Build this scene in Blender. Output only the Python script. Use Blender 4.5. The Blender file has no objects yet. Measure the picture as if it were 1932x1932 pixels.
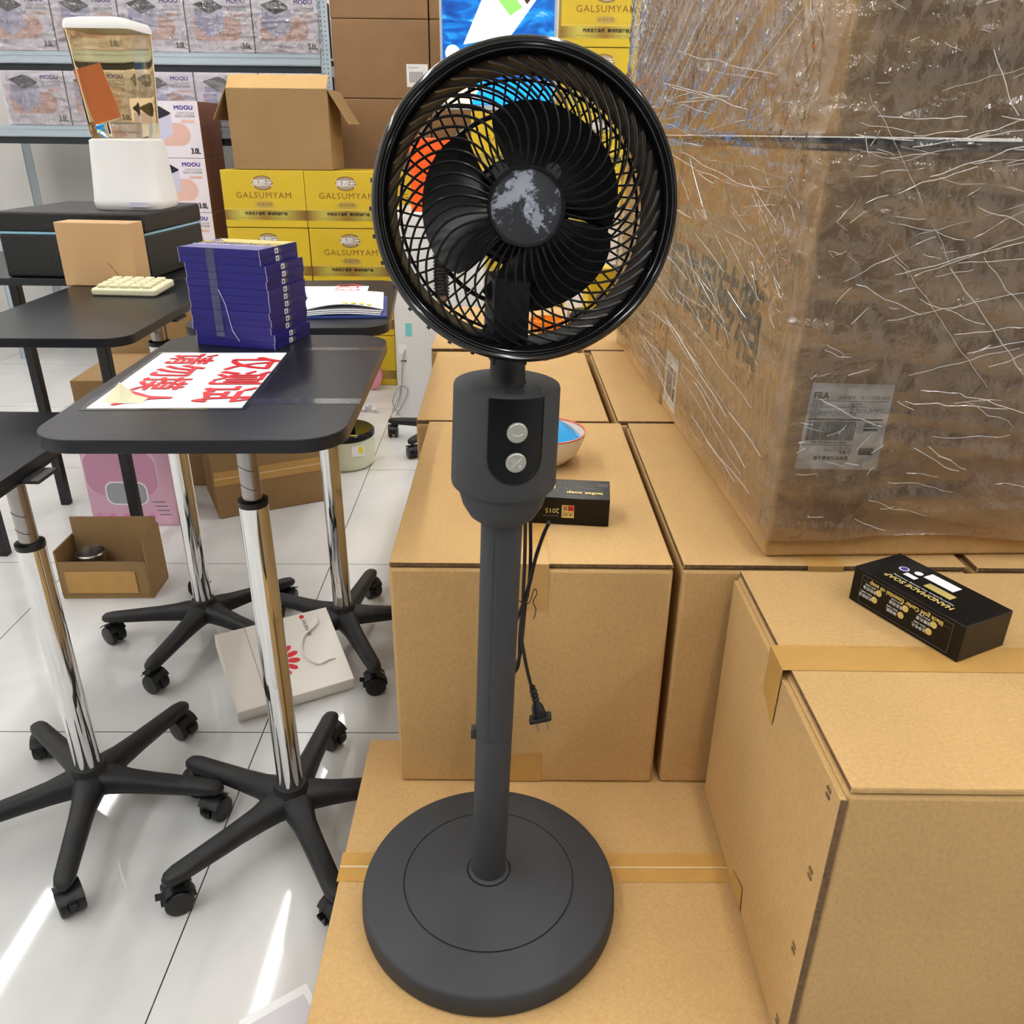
import bpy, bmesh, math, random
from mathutils import Vector, Matrix, noise
random.seed(7)
C = bpy.context.scene.collection
SC = bpy.context.scene
R = math.radians
PI = math.pi

# ------------------------------------------------------------------ camera
cam_d = bpy.data.cameras.new('camera')
cam_d.sensor_fit = 'HORIZONTAL'; cam_d.sensor_width = 36.0
cam_d.lens = 1549.0 / 1932.0 * 36.0
cam_d.clip_start = 0.02; cam_d.clip_end = 60
cam = bpy.data.objects.new('camera', cam_d); C.objects.link(cam)
cam.matrix_world = Matrix.Translation((0, 0, 1.25)) @ Matrix.Rotation(R(90 - 24.8), 4, 'X') @ Matrix.Rotation(R(0.65), 4, 'Z')
SC.camera = cam

# ------------------------------------------------------------------ world, exposure
w = bpy.data.worlds.new('world'); SC.world = w; w.use_nodes = True
w.node_tree.nodes['Background'].inputs[0].default_value = (0.9, 0.95, 1.0, 1)
w.node_tree.nodes['Background'].inputs[1].default_value = 0.4
SC.view_settings.view_transform = 'Standard'; SC.view_settings.look = 'None'
SC.view_settings.gamma = 1.0; SC.view_settings.use_curve_mapping = False
SC.view_settings.exposure = 0.07
LAMP = 36.0            # strength of the ceiling tube lights
ROOMH = 3.0

# ------------------------------------------------------------------ materials
def lin(c):
    return tuple(((v / 255) / 12.92 if v <= 10 else ((v / 255 + 0.055) / 1.055) ** 2.4) for v in c[:3]) + (1.0,)
MATS = {}
def mat(name, rgb, rough=0.5, metal=0.0, coat=0.0, spec=0.5, var=0.0, vscale=30, bump=0.0, bscale=200, emit=None, estr=0, alpha=1.0, trans=0.0, ior=1.45):
    if name in MATS: return MATS[name]
    m = bpy.data.materials.new(name); m.use_nodes = True
    nt = m.node_tree; p = nt.nodes['Principled BSDF']; L = nt.links
    p.inputs['Base Color'].default_value = lin(rgb)
    p.inputs['Roughness'].default_value = rough; p.inputs['Metallic'].default_value = metal
    p.inputs['Coat Weight'].default_value = coat; p.inputs['Specular IOR Level'].default_value = spec
    p.inputs['Coat Roughness'].default_value = 0.05
    p.inputs['Alpha'].default_value = alpha; p.inputs['Transmission Weight'].default_value = trans; p.inputs['IOR'].default_value = ior
    if emit is not None:
        p.inputs['Emission Color'].default_value = lin(emit); p.inputs['Emission Strength'].default_value = estr
    tc = nt.nodes.new('ShaderNodeTexCoord')
    if var > 0:
        n = nt.nodes.new('ShaderNodeTexNoise'); n.inputs['Scale'].default_value = vscale; n.inputs['Detail'].default_value = 6
        L.new(tc.outputs['Object'], n.inputs['Vector'])
        r = nt.nodes.new('ShaderNodeMapRange'); r.inputs[1].default_value = 0.3; r.inputs[2].default_value = 0.7
        r.inputs[3].default_value = 1 - var; r.inputs[4].default_value = 1 + var
        L.new(n.outputs[0], r.inputs[0])
        mx = nt.nodes.new('ShaderNodeMix'); mx.data_type = 'RGBA'; mx.blend_type = 'MULTIPLY'; mx.inputs[0].default_value = 1
        mx.inputs[6].default_value = lin(rgb); L.new(r.outputs[0], mx.inputs[7]); L.new(mx.outputs[2], p.inputs['Base Color'])
    if bump > 0:
        n2 = nt.nodes.new('ShaderNodeTexNoise'); n2.inputs['Scale'].default_value = bscale; n2.inputs['Detail'].default_value = 4
        L.new(tc.outputs['Object'], n2.inputs['Vector'])
        b = nt.nodes.new('ShaderNodeBump'); b.inputs['Strength'].default_value = bump; b.inputs['Distance'].default_value = 0.002
        L.new(n2.outputs[0], b.inputs['Height']); L.new(b.outputs[0], p.inputs['Normal'])
    MATS[name] = m
    return m

def cardboard(name, rgb):
    m = mat(name, rgb, 0.78, spec=0.25)
    nt = m.node_tree; p = nt.nodes['Principled BSDF']; L = nt.links
    tc = nt.nodes['Texture Coordinate'] if 'Texture Coordinate' in nt.nodes else nt.nodes.new('ShaderNodeTexCoord')
    n = nt.nodes.new('ShaderNodeTexNoise'); n.inputs['Scale'].default_value = 5; n.inputs['Detail'].default_value = 5
    f = nt.nodes.new('ShaderNodeTexNoise'); f.inputs['Scale'].default_value = 260; f.inputs['Detail'].default_value = 3
    mp = nt.nodes.new('ShaderNodeMapping'); mp.inputs['Scale'].default_value = (1, 1, 0.6)
    L.new(tc.outputs['Object'], n.inputs['Vector']); L.new(tc.outputs['Object'], mp.inputs[0]); L.new(mp.outputs[0], f.inputs['Vector'])
    a = nt.nodes.new('ShaderNodeMapRange'); a.inputs[1].default_value = 0.3; a.inputs[2].default_value = 0.7; a.inputs[3].default_value = 0.93; a.inputs[4].default_value = 1.06
    b = nt.nodes.new('ShaderNodeMapRange'); b.inputs[1].default_value = 0.3; b.inputs[2].default_value = 0.7; b.inputs[3].default_value = 0.93; b.inputs[4].default_value = 1.07
    L.new(n.outputs[0], a.inputs[0]); L.new(f.outputs[0], b.inputs[0])
    mu = nt.nodes.new('ShaderNodeMath'); mu.operation = 'MULTIPLY'; L.new(a.outputs[0], mu.inputs[0]); L.new(b.outputs[0], mu.inputs[1])
    mx = nt.nodes.new('ShaderNodeMix'); mx.data_type = 'RGBA'; mx.blend_type = 'MULTIPLY'; mx.inputs[0].default_value = 1
    mx.inputs[6].default_value = lin(rgb); L.new(mu.outputs[0], mx.inputs[7]); L.new(mx.outputs[2], p.inputs['Base Color'])
    bp = nt.nodes.new('ShaderNodeBump'); bp.inputs['Strength'].default_value = 0.12; bp.inputs['Distance'].default_value = 0.004
    L.new(n.outputs[0], bp.inputs['Height']); L.new(bp.outputs[0], p.inputs['Normal'])
    return m

M_CARD = cardboard('cardboard', (200, 163, 109))
M_CARD2 = cardboard('cardboard_brown', (146, 114, 82))
M_CARD3 = cardboard('cardboard_old', (156, 126, 86))
M_CARDW = cardboard('cardboard_wrapped', (192, 155, 102))
M_EDGE = mat('cardboard_edge', (112, 86, 58), 0.9, var=0.35, vscale=160)
M_TAPE = mat('packing_tape', (196, 152, 84), 0.28, spec=0.5, var=0.06, vscale=25)
M_TAPEW = mat('tape_crease', (225, 205, 165), 0.25)
M_FAN = mat('fan_grey_plastic', (60, 62, 65), 0.6, spec=0.35, var=0.04, vscale=9)
M_FANLINE = mat('fan_groove', (34, 35, 37), 0.6)
M_GLOSS = mat('glossy_black_plastic', (11, 11, 13), 0.13, spec=0.6)
M_GRILL = mat('grill_black_plastic', (20, 20, 22), 0.3, spec=0.5)
M_BLADE = mat('fan_blade_black', (8, 8, 10), 0.22, spec=0.5)
M_SATIN = mat('satin_black', (36, 37, 40), 0.5)
M_PANEL = mat('panel_gloss_black', (6, 7, 12), 0.16, spec=.3)
M_SILVER = mat('button_silver', (176, 174, 166), 0.38, metal=0.55)
M_SILVER2 = mat('button_mark', (226, 225, 218), 0.4, metal=0.3)
M_CORD = mat('cord_black', (24, 25, 27), 0.45)
M_CHROME = mat('chrome', (225, 225, 225), 0.05, metal=1.0)
M_STEEL = mat('brushed_steel', (165, 160, 158), 0.28, metal=1.0)
M_TABLE = mat('table_laminate', (18, 19, 25), 0.3, spec=0.22, var=0.05, vscale=120, bump=0.08, bscale=500)
M_TEDGE = mat('table_edge_band', (26, 27, 34), 0.4)
M_BASE = mat('nylon_black', (30, 31, 33), 0.5, var=0.25, vscale=22, bump=0.25, bscale=500)
M_WHEEL = mat('wheel_black', (24, 24, 26), 0.4)
M_WHITE = mat('white_plastic', (232, 232, 230), 0.35)
M_PAPER = mat('white_paper', (246, 247, 250), 0.7)
M_PAPERG = mat('sleeve_plastic', (222, 226, 236), 0.18)
M_RED = mat('red_print', (214, 38, 44), 0.5)
M_BLACKP = mat('black_print', (24, 22, 24), 0.6)
M_GREYP = mat('grey_print', (112, 110, 114), 0.6)
M_BLUEBOX = mat('blue_box', (30, 26, 116), 0.3, var=0.08, vscale=12)
M_BLUEW = mat('box_white_edge', (205, 200, 215), 0.6)
M_GOLDP = mat('gold_print', (222, 200, 120), 0.35, metal=0.3)
M_YEL = mat('yellow_carton', (214, 184, 44), 0.42, var=0.05, vscale=4)
M_BROWNP = mat('brown_print', (140, 96, 36), 0.5)
M_COOK = mat('cooker_carton_white', (236, 228, 238), 0.45)
M_COOKS = mat('cooker_carton_side', (128, 84, 66), 0.6)
M_PINKP = mat('pink_print', (228, 186, 174), 0.5)
M_LIL = mat('cooker_picture_body', (206, 203, 226), 0.5)
M_LIL2 = mat('cooker_picture_shade', (184, 180, 212), 0.5)
M_NAVY = mat('navy_print', (66, 56, 150), 0.5)
M_BLKPIC = mat('cooker_picture_lid', (30, 30, 42), 0.5)
M_RACK = mat('rack_grey_steel', (176, 190, 200), 0.4, metal=0.2)
M_RACKD = mat('rack_slot_dark', (40, 44, 50), 0.6)
M_WICK = mat('wicker_black', (18, 18, 16), 0.5, bump=1.0, bscale=260)
M_CREAM = mat('cream_plastic', (226, 222, 186), 0.4)
M_KRAFT = mat('kraft_paper', (196, 158, 112), 0.7)
M_PINKB = mat('pink_carton', (222, 176, 198), 0.45, var=0.06, vscale=6)
M_PINKL = mat('pink_light', (238, 196, 220), 0.45)
M_MIRR = mat('mirror_picture', (160, 162, 172), 0.4)
M_PINKR = mat('pink_tape', (232, 150, 168), 0.4)
M_BEIGE = mat('beige_card', (218, 180, 140), 0.6)
M_BAGW = mat('bag_paper_white', (240, 236, 228), 0.5)
M_ROPE = mat('rope_white', (240, 238, 232), 0.7)
M_ORANGE = mat('orange_box', (255, 96, 24), 0.45)
M_BOWL = mat('bowl_white', (236, 226, 212), 0.2)
M_BLUEPK = mat('blue_packet', (60, 168, 232), 0.15, bump=0.8, bscale=45)
M_SOAP = mat('soap_box_black', (8, 8, 9), 0.2, spec=.35)
M_CYAN = mat('cyan_sticker', (126, 210, 210), 0.5)
M_YLAB = mat('yellow_sticker', (240, 226, 40), 0.5)
M_BRASS = mat('folder_blue', (64, 88, 160), 0.4)
M_WALL = mat('wall_paint', (232, 230, 226), 0.8)
M_CEIL = mat('ceiling_paint', (236, 236, 234), 0.85)
M_LAMPF = mat('lamp_housing', (235, 235, 235), 0.4)
M_LAMP = mat('lamp_diffuser', (255, 255, 255), 0.5, emit=(253, 252, 250), estr=LAMP)
M_WOODT = mat('wood_pole', (150, 116, 92), 0.4)
M_DARK = mat('dark_void', (14, 12, 10), 0.9)
M_AMBERJ = mat('amber_jar_plastic', (252, 240, 208), 0.03, trans=1.0, ior=1.12)
M_AMBER = mat('amber_glass', (255, 158, 40), 0.05, trans=0.5)
M_TERRA = mat('reddish_leaflet', (196, 120, 92), 0.6)

def gold_band():
    m = mat('gold_band', (200, 170, 80), 0.3, metal=0.35)
    nt = m.node_tree; L = nt.links; p = nt.nodes['Principled BSDF']
    tc = nt.nodes.new('ShaderNodeTexCoord'); sp = nt.nodes.new('ShaderNodeSeparateXYZ'); L.new(tc.outputs['Object'], sp.inputs[0])
    mm = nt.nodes.new('ShaderNodeMapRange'); mm.inputs[1].default_value = -0.2; mm.inputs[2].default_value = 0.2; L.new(sp.outputs[0], mm.inputs[0])
    cr = nt.nodes.new('ShaderNodeValToRGB'); L.new(mm.outputs[0], cr.inputs[0])
    e = cr.color_ramp.elements
    e[0].position = 0.0; e[0].color = lin((150, 112, 60)); e[1].position = 1.0; e[1].color = lin((140, 100, 56))
    for ps, c in ((0.2, (214, 204, 96)), (0.5, (168, 132, 60)), (0.72, (206, 196, 92))):
        x = e.new(ps); x.color = lin(c)
    L.new(cr.outputs[0], p.inputs['Base Color'])
    return m
M_GBAND = gold_band()

def floor_mat():
    m = mat('floor_tile', (206, 205, 200), 0.045, spec=0.45)
    nt = m.node_tree; L = nt.links; p = nt.nodes['Principled BSDF']
    tc = nt.nodes.new('ShaderNodeTexCoord')
    mp = nt.nodes.new('ShaderNodeMapping'); L.new(tc.outputs['Object'], mp.inputs[0])
    mp.inputs['Rotation'].default_value = (0, 0, R(-0.7))
    sp = nt.nodes.new('ShaderNodeSeparateXYZ'); L.new(mp.outputs[0], sp.inputs[0])
    fs = []
    for i, off in ((0, -0.545), (1, 1.496)):
        a = nt.nodes.new('ShaderNodeMath'); a.operation = 'SUBTRACT'; a.inputs[1].default_value = off; L.new(sp.outputs[i], a.inputs[0])
        q = nt.nodes.new('ShaderNodeMath'); q.operation = 'PINGPONG'; q.inputs[1].default_value = 0.4025; L.new(a.outputs[0], q.inputs[0])
        g = nt.nodes.new('ShaderNodeMath'); g.operation = 'LESS_THAN'; g.inputs[1].default_value = 0.0013; L.new(q.outputs[0], g.inputs[0]); fs.append(g)
    mxm = nt.nodes.new('ShaderNodeMath'); mxm.operation = 'MAXIMUM'; L.new(fs[0].outputs[0], mxm.inputs[0]); L.new(fs[1].outputs[0], mxm.inputs[1])
    n = nt.nodes.new('ShaderNodeTexNoise'); n.inputs['Scale'].default_value = 1.6; n.inputs['Detail'].default_value = 8; n.inputs['Distortion'].default_value = 2.2
    L.new(mp.outputs[0], n.inputs['Vector'])
    cr = nt.nodes.new('ShaderNodeValToRGB'); L.new(n.outputs[0], cr.inputs[0])
    cr.color_ramp.elements[0].position = 0.35; cr.color_ramp.elements[0].color = lin((212, 213, 212))
    cr.color_ramp.elements[1].position = 0.62; cr.color_ramp.elements[1].color = lin((224, 224, 223))
    mx = nt.nodes.new('ShaderNodeMix'); mx.data_type = 'RGBA'; L.new(mxm.outputs[0], mx.inputs[0]); L.new(cr.outputs[0], mx.inputs[6]); mx.inputs[7].default_value = lin((70, 64, 60))
    L.new(mx.outputs[2], p.inputs['Base Color'])
    return m
M_FLOOR = floor_mat()

def film_mat(name, haze, base, scale, dist, rough=0.06, aniso=(1, 1, 1), rot=(0, 0, 0), k=1.0):
    m = bpy.data.materials.new(name); m.use_nodes = True; nt = m.node_tree; nt.nodes.clear(); L = nt.links
    N = nt.nodes.new
    out = N('ShaderNodeOutputMaterial'); tr = N('ShaderNodeBsdfTransparent'); tr.inputs[0].default_value = (0.99, 0.99, 0.99, 1)
    gl = N('ShaderNodeBsdfGlossy'); gl.inputs['Roughness'].default_value = rough
    df = N('ShaderNodeBsdfDiffuse'); df.inputs[0].default_value = (0.85, 0.85, 0.88, 1)
    tc = N('ShaderNodeTexCoord'); mp = N('ShaderNodeMapping'); mp.inputs['Scale'].default_value = aniso; mp.inputs['Rotation'].default_value = rot
    L.new(tc.outputs['Object'], mp.inputs[0])
    n1 = N('ShaderNodeTexNoise'); n1.noise_type = 'RIDGED_MULTIFRACTAL'; n1.inputs['Scale'].default_value = scale; n1.inputs['Detail'].default_value = 4; n1.inputs['Distortion'].default_value = 0.6
    n2 = N('ShaderNodeTexNoise'); n2.inputs['Scale'].default_value = scale * 2.2; n2.inputs['Detail'].default_value = 3
    L.new(mp.outputs[0], n1.inputs['Vector']); L.new(tc.outputs['Object'], n2.inputs['Vector'])
    ad = N('ShaderNodeMath'); ad.operation = 'ADD'; L.new(n1.outputs[0], ad.inputs[0]); L.new(n2.outputs[0], ad.inputs[1])
    bp = N('ShaderNodeBump'); bp.inputs['Strength'].default_value = 1.0; bp.inputs['Distance'].default_value = dist; L.new(ad.outputs[0], bp.inputs['Height'])
    L.new(bp.outputs[0], gl.inputs['Normal'])
    fr = N('ShaderNodeFresnel'); fr.inputs[0].default_value = 1.5; L.new(bp.outputs[0], fr.inputs[1])
    mu = N('ShaderNodeMath'); mu.operation = 'MULTIPLY_ADD'; mu.inputs[1].default_value = k; mu.inputs[2].default_value = base; mu.use_clamp = True; L.new(fr.outputs[0], mu.inputs[0])
    m1 = N('ShaderNodeMixShader'); m1.inputs[0].default_value = haze; L.new(tr.outputs[0], m1.inputs[1]); L.new(df.outputs[0], m1.inputs[2])
    m2 = N('ShaderNodeMixShader'); L.new(mu.outputs[0], m2.inputs[0]); L.new(m1.outputs[0], m2.inputs[1]); L.new(gl.outputs[0], m2.inputs[2])
    L.new(m2.outputs[0], out.inputs[0])
    MATS[name] = m
    return m
M_FILM = film_mat('stretch_film', 0.05, 0.045, 20, 0.006, aniso=(.22, .16, 1.5), k=1.1)
M_FILM2 = film_mat('shelf_film', 0.05, 0.07, 11, 0.02, aniso=(0.5, 1, 2.2), k=1.4)
M_CTAPE = film_mat('clear_tape', 0.015, 0.01, 40, 0.0003, rough=0.12, k=.5)
M_SLEEVE = film_mat('clear_sleeve', 0.02, 0.03, 8, 0.0006, rough=0.12)

def scuffed():  # peeling cap film; its pale reflections are painted into the base colour as blotches
    m = mat('hub_cap_film_glints', (38, 39, 42), 0.3, spec=0.6)
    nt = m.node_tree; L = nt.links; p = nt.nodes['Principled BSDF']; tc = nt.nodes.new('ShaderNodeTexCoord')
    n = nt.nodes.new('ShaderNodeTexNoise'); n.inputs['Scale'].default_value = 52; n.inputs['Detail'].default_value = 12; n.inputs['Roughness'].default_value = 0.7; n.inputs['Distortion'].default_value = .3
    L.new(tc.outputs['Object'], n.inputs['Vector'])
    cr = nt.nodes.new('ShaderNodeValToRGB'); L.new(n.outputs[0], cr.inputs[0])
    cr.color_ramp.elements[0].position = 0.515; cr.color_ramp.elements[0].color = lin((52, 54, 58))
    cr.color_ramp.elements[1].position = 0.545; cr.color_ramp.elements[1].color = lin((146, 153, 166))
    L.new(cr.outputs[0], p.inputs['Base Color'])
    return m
M_CAP = scuffed()

def water_mat():
    m = mat('lightbox_water', (0, 60, 140), 0.3)
    nt = m.node_tree; L = nt.links; p = nt.nodes['Principled BSDF']; tc = nt.nodes.new('ShaderNodeTexCoord')
    mp = nt.nodes.new('ShaderNodeMapping'); mp.inputs['Scale'].default_value = (4, 4, 11); mp.inputs['Rotation'].default_value = (0, R(18), 0); L.new(tc.outputs['Object'], mp.inputs[0])
    n = nt.nodes.new('ShaderNodeTexNoise'); n.inputs['Scale'].default_value = 1.4; n.inputs['Detail'].default_value = 7; n.inputs['Distortion'].default_value = 1.5; L.new(mp.outputs[0], n.inputs['Vector'])
    cr = nt.nodes.new('ShaderNodeValToRGB'); L.new(n.outputs[0], cr.inputs[0]); e = cr.color_ramp.elements
    e[0].position = 0.3; e[0].color = lin((2, 44, 110)); e[1].position = 0.74; e[1].color = lin((190, 240, 255))
    x = e.new(0.48); x.color = lin((6, 96, 178)); x = e.new(0.6); x.color = lin((30, 160, 226))
    L.new(cr.outputs[0], p.inputs['Emission Color']); p.inputs['Emission Strength'].default_value = 1.0
    return m
M_WATER = water_mat()
def emi(name, rgb, s=1.0): return mat(name, rgb, 0.5, emit=rgb, estr=s)
E_WHITE = emi('lit_white', (252, 254, 250), 1.1); E_GREEN = emi('lit_green', (120, 200, 90)); E_BROWN = emi('lit_brown', (54, 30, 24))
E_YEL = emi('lit_yellow', (244, 200, 40)); E_CREAM = emi('lit_cream', (255, 240, 190)); E_BLUE = emi('lit_blue', (0, 150, 245))

# ------------------------------------------------------------------ mesh builder
class MB:
    def __init__(s, M=None): s.v = []; s.f = []; s.m = []; s.mats = []; s.M = M or Matrix()
    def mi(s, m):
        if m not in s.mats: s.mats.append(m)
        return s.mats.index(m)
    def add(s, vs, fs, m, M=None):
        o = len(s.v); T = s.M @ M if M is not None else s.M
        s.v += [T @ Vector(p) for p in vs]; k = s.mi(m)
        for f in fs: s.f.append([o + i for i in f]); s.m.append(k)
        return s
    def box(s, a, b, m, M=None, top=None, ch=0.0):
        x0, y0, z0 = a; x1, y1, z1 = b
        vs = [(x0, y0, z0), (x1, y0, z0), (x1, y1, z0), (x0, y1, z0), (x0, y0, z1), (x1, y0, z1), (x1, y1, z1), (x0, y1, z1)]
        s.add(vs, [(0, 3, 2, 1), (0, 1, 5, 4), (1, 2, 6, 5), (2, 3, 7, 6), (3, 0, 4, 7)], m, M)
        s.add(vs, [(4, 5, 6, 7)], top or m, M); return s
    def lathe(s, prof, m, seg=64, M=None, a0=0, a1=2 * PI, closed=True):
        vs = []; fs = []; n = len(prof); full = abs(a1 - a0 - 2 * PI) < 1e-6
        c = seg if full else seg + 1
        for i in range(c):
            a = a0 + (a1 - a0) * i / seg
            for (r, z) in prof: vs.append((r * math.cos(a), r * math.sin(a), z))
        for i in range(seg):
            j = (i + 1) % c
            for k in range(n - 1): fs.append((i * n + k, j * n + k, j * n + k + 1, i * n + k + 1))
        return s.add(vs, fs, m, M)
    def cyl(s, p0, p1, r0, m, r1=None, seg=20, M=None):
        return s.tube([p0, p1], r0, m, seg=seg, M=M, r1=r1)
    def tube(s, pts, r, m, seg=8, M=None, r1=None, sx=1.0, cap=True):
        pts = [Vector(p) for p in pts]; n = len(pts); vs = []; fs = []
        t0 = (pts[1] - pts[0]).normalized(); ref = Vector((0, 0, 1)) if abs(t0.z) < 0.9 else Vector((1, 0, 0))
        u = t0.cross(ref).normalized()
        for i, p in enumerate(pts):
            t = (pts[min(i + 1, n - 1)] - pts[max(i - 1, 0)]).normalized()
            u = (u - t * u.dot(t)).normalized(); w_ = t.cross(u)
            rr = r if r1 is None else r + (r1 - r) * i / (n - 1)
            for k in range(seg):
                a = 2 * PI * k / seg; vs.append(p + u * (rr * sx * math.cos(a)) + w_ * (rr * math.sin(a)))
        for i in range(n - 1):
            for k in range(seg): fs.append((i * seg + k, i * seg + (k + 1) % seg, (i + 1) * seg + (k + 1) % seg, (i + 1) * seg + k))
        if cap: fs.append(tuple(range(seg))[::-1]); fs.append(tuple((n - 1) * seg + k for k in range(seg)))
        return s.add(vs, fs, m, M)
    def prism(s, ol, z0, z1, m, M=None, side=None):
        n = len(ol); vs = [(x, y, z0) for x, y in ol] + [(x, y, z1) for x, y in ol]
        s.add(vs, [tuple(range(n))[::-1], tuple(range(n, 2 * n))], m, M)
        return s.add(vs, [(i, (i + 1) % n, n + (i + 1) % n, n + i) for i in range(n)], side or m, M)
    def poly(s, pts, m, M=None): return s.add([(p[0], p[1], p[2] if len(p) > 2 else 0) for p in pts], [tuple(range(len(pts)))], m, M)
    def rect(s, x0, y0, x1, y1, m, M=None, z=0): return s.add([(x0, y0, z), (x1, y0, z), (x1, y1, z), (x0, y1, z)], [(0, 1, 2, 3)], m, M)
    def disc(s, cx, cy, r, m, M=None, z=0, seg=24, ry=None): return s.poly([(cx + r * math.cos(2 * PI * i / seg), cy + (ry or r) * math.sin(2 * PI * i / seg), z) for i in range(seg)], m, M)
    def btext(s, body, size, m, M, align='CENTER', wscale=1.0, sp=1.0, d=.001):
        for q, (dx, dy) in enumerate(((-d, -d), (d, -d), (-d, d), (d, d))): s.text(body, size, m, M @ T((dx, dy, q * .0003)), align, wscale, 0, sp)
    def text(s, body, size, m, M=None, align='CENTER', wscale=1.0, z=0.0, sp=1.0, bold=0.0):
        c = bpy.data.curves.new('t', 'FONT'); c.body = body; c.size = size; c.align_x = align; c.resolution_u = 2; c.space_character = sp; c.offset = bold
        o = bpy.data.objects.new('t', c); C.objects.link(o); bpy.context.view_layer.update()
        me = bpy.data.meshes.new_from_object(o.evaluated_get(bpy.context.evaluated_depsgraph_get()))
        vs = [(v.co.x * wscale, v.co.y, z) for v in me.vertices]; fs = [tuple(p.vertices) for p in me.polygons]
        bpy.data.objects.remove(o); bpy.data.curves.remove(c); bpy.data.meshes.remove(me)
        return s.add(vs, fs, m, M)
    def build(s, name, parent=None, ang=35, bevel=0, bseg=2, loc=None):
        me = bpy.data.meshes.new(name); me.from_pydata(s.v, [], s.f)
        for m in s.mats: me.materials.append(m)
        me.polygons.foreach_set('material_index', s.m)
        bm = bmesh.new(); bm.from_mesh(me); bmesh.ops.remove_doubles(bm, verts=bm.verts, dist=1e-6)
        bm.normal_update(); a = R(ang)
        for f in bm.faces: f.smooth = True
        for e in bm.edges: e.smooth = (len(e.link_faces) == 2 and e.calc_face_angle(0) < a)
        bm.to_mesh(me); bm.free(); me.update()
        o = bpy.data.objects.new(name, me); C.objects.link(o); o.parent = parent
        if loc: o.location = loc
        if bevel:
            b = o.modifiers.new('bevel', 'BEVEL'); b.width = bevel; b.segments = bseg; b.limit_method = 'ANGLE'; b.angle_limit = R(50); b.harden_normals = False
        return o
def tag(o, label=None, cat=None, group=None, kind=None):
    if label: o['label'] = label
    if cat: o['category'] = cat
    if group: o['group'] = group
    if kind: o['kind'] = kind
    return o
def thing(name, loc, label, cat, group=None, rz=0):
    o = bpy.data.objects.new(name, None); C.objects.link(o); o.location = loc; o.rotation_euler = (0, 0, rz); o.empty_display_size = 0.05
    return tag(o, label, cat, group)
def copy_tree(o, parent=None):
    c = o.copy(); C.objects.link(c); c.parent = parent
    for ch in list(o.children): copy_tree(ch, c)
    return c
def rrect(hx, hy, r, n=8, cx=0, cy=0):
    out = []
    for sx, sy, a0 in ((1, 1, 0), (-1, 1, 90), (-1, -1, 180), (1, -1, 270)):
        for i in range(n + 1):
            a = R(a0 + 90 * i / n); out.append((cx + sx * (hx - r) + r * math.cos(a), cy + sy * (hy - r) + r * math.sin(a)))
    return out
def bez(pts, n=8):
    pts = [Vector(p) for p in pts]; out = []
    for i in range(len(pts) - 1):
        p0 = pts[max(i - 1, 0)]; p1 = pts[i]; p2 = pts[i + 1]; p3 = pts[min(i + 2, len(pts) - 1)]
        for k in range(n):
            t = k / n; out.append(0.5 * ((2 * p1) + (p2 - p0) * t + (2 * p0 - 5 * p1 + 4 * p2 - p3) * t * t + (3 * p1 - p0 - 3 * p2 + p3) * t ** 3))
    out.append(pts[-1]); return out
T = Matrix.Translation
def RX(a): return Matrix.Rotation(R(a), 4, 'X')
def RY(a): return Matrix.Rotation(R(a), 4, 'Y')
def RZ(a): return Matrix.Rotation(R(a), 4, 'Z')
FRONT = RX(90)                       # text plane facing -Y (towards the camera)

# ------------------------------------------------------------------ room
X0, X1, Y0, Y1 = -3.6, 2.8, -3.0, 5.5
def struct(name, a, b, m): return tag(MB().box(a, b, m).build(name), kind='structure')
struct('floor', (X0 - .1, Y0 - .1, -.1), (X1 + .1, Y1 + .1, 0), M_FLOOR)
struct('ceiling', (X0 - .1, Y0 - .1, ROOMH), (X1 + .1, Y1 + .1, ROOMH + .1), M_CEIL)
struct('wall_back', (X0 - .1, Y1, 0), (X1 + .1, Y1 + .1, ROOMH), M_WALL)
struct('wall_front', (X0 - .1, Y0 - .1, 0), (X1 + .1, Y0, ROOMH), mat('wall_grey_paint', (104, 102, 100), .8))
struct('wall_left', (X0 - .1, Y0, 0), (X0, Y1, ROOMH), M_WALL)
struct('wall_right', (X1, Y0, 0), (X1 + .1, Y1, ROOMH), M_WALL)
lamp0 = None
LX = ((-2.75, 'leftmost'), (-1.3, 'second from left'), (.4, 'third from left'), (1.9, 'rightmost'))
LY = ((-1.05, 'behind the camera'), (.2, 'over the camera'), (1.45, 'over the near table'), (2.95, 'over the stacked cartons'), (4.6, 'near the back wall'))
for lx, dx in LX:
    for ly, dy in LY:
        lb = 'slim white ceiling tube light, %s row, %s' % (dx, dy)
        if lamp0 is None:
            lamp0 = thing('ceiling_light', (lx, ly, ROOMH - .06), lb, 'ceiling light', 'ceiling tube lights')
            MB().box((-.07, -.6, .01), (.07, .6, .06), M_LAMPF).build('housing', lamp0)
            MB().box((-.028, -.58, -.012), (.028, .58, .0099), M_LAMP).build('diffuser', lamp0)
        else:
            c = copy_tree(lamp0); c.location = (lx, ly, ROOMH - .06); c['label'] = lb

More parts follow.
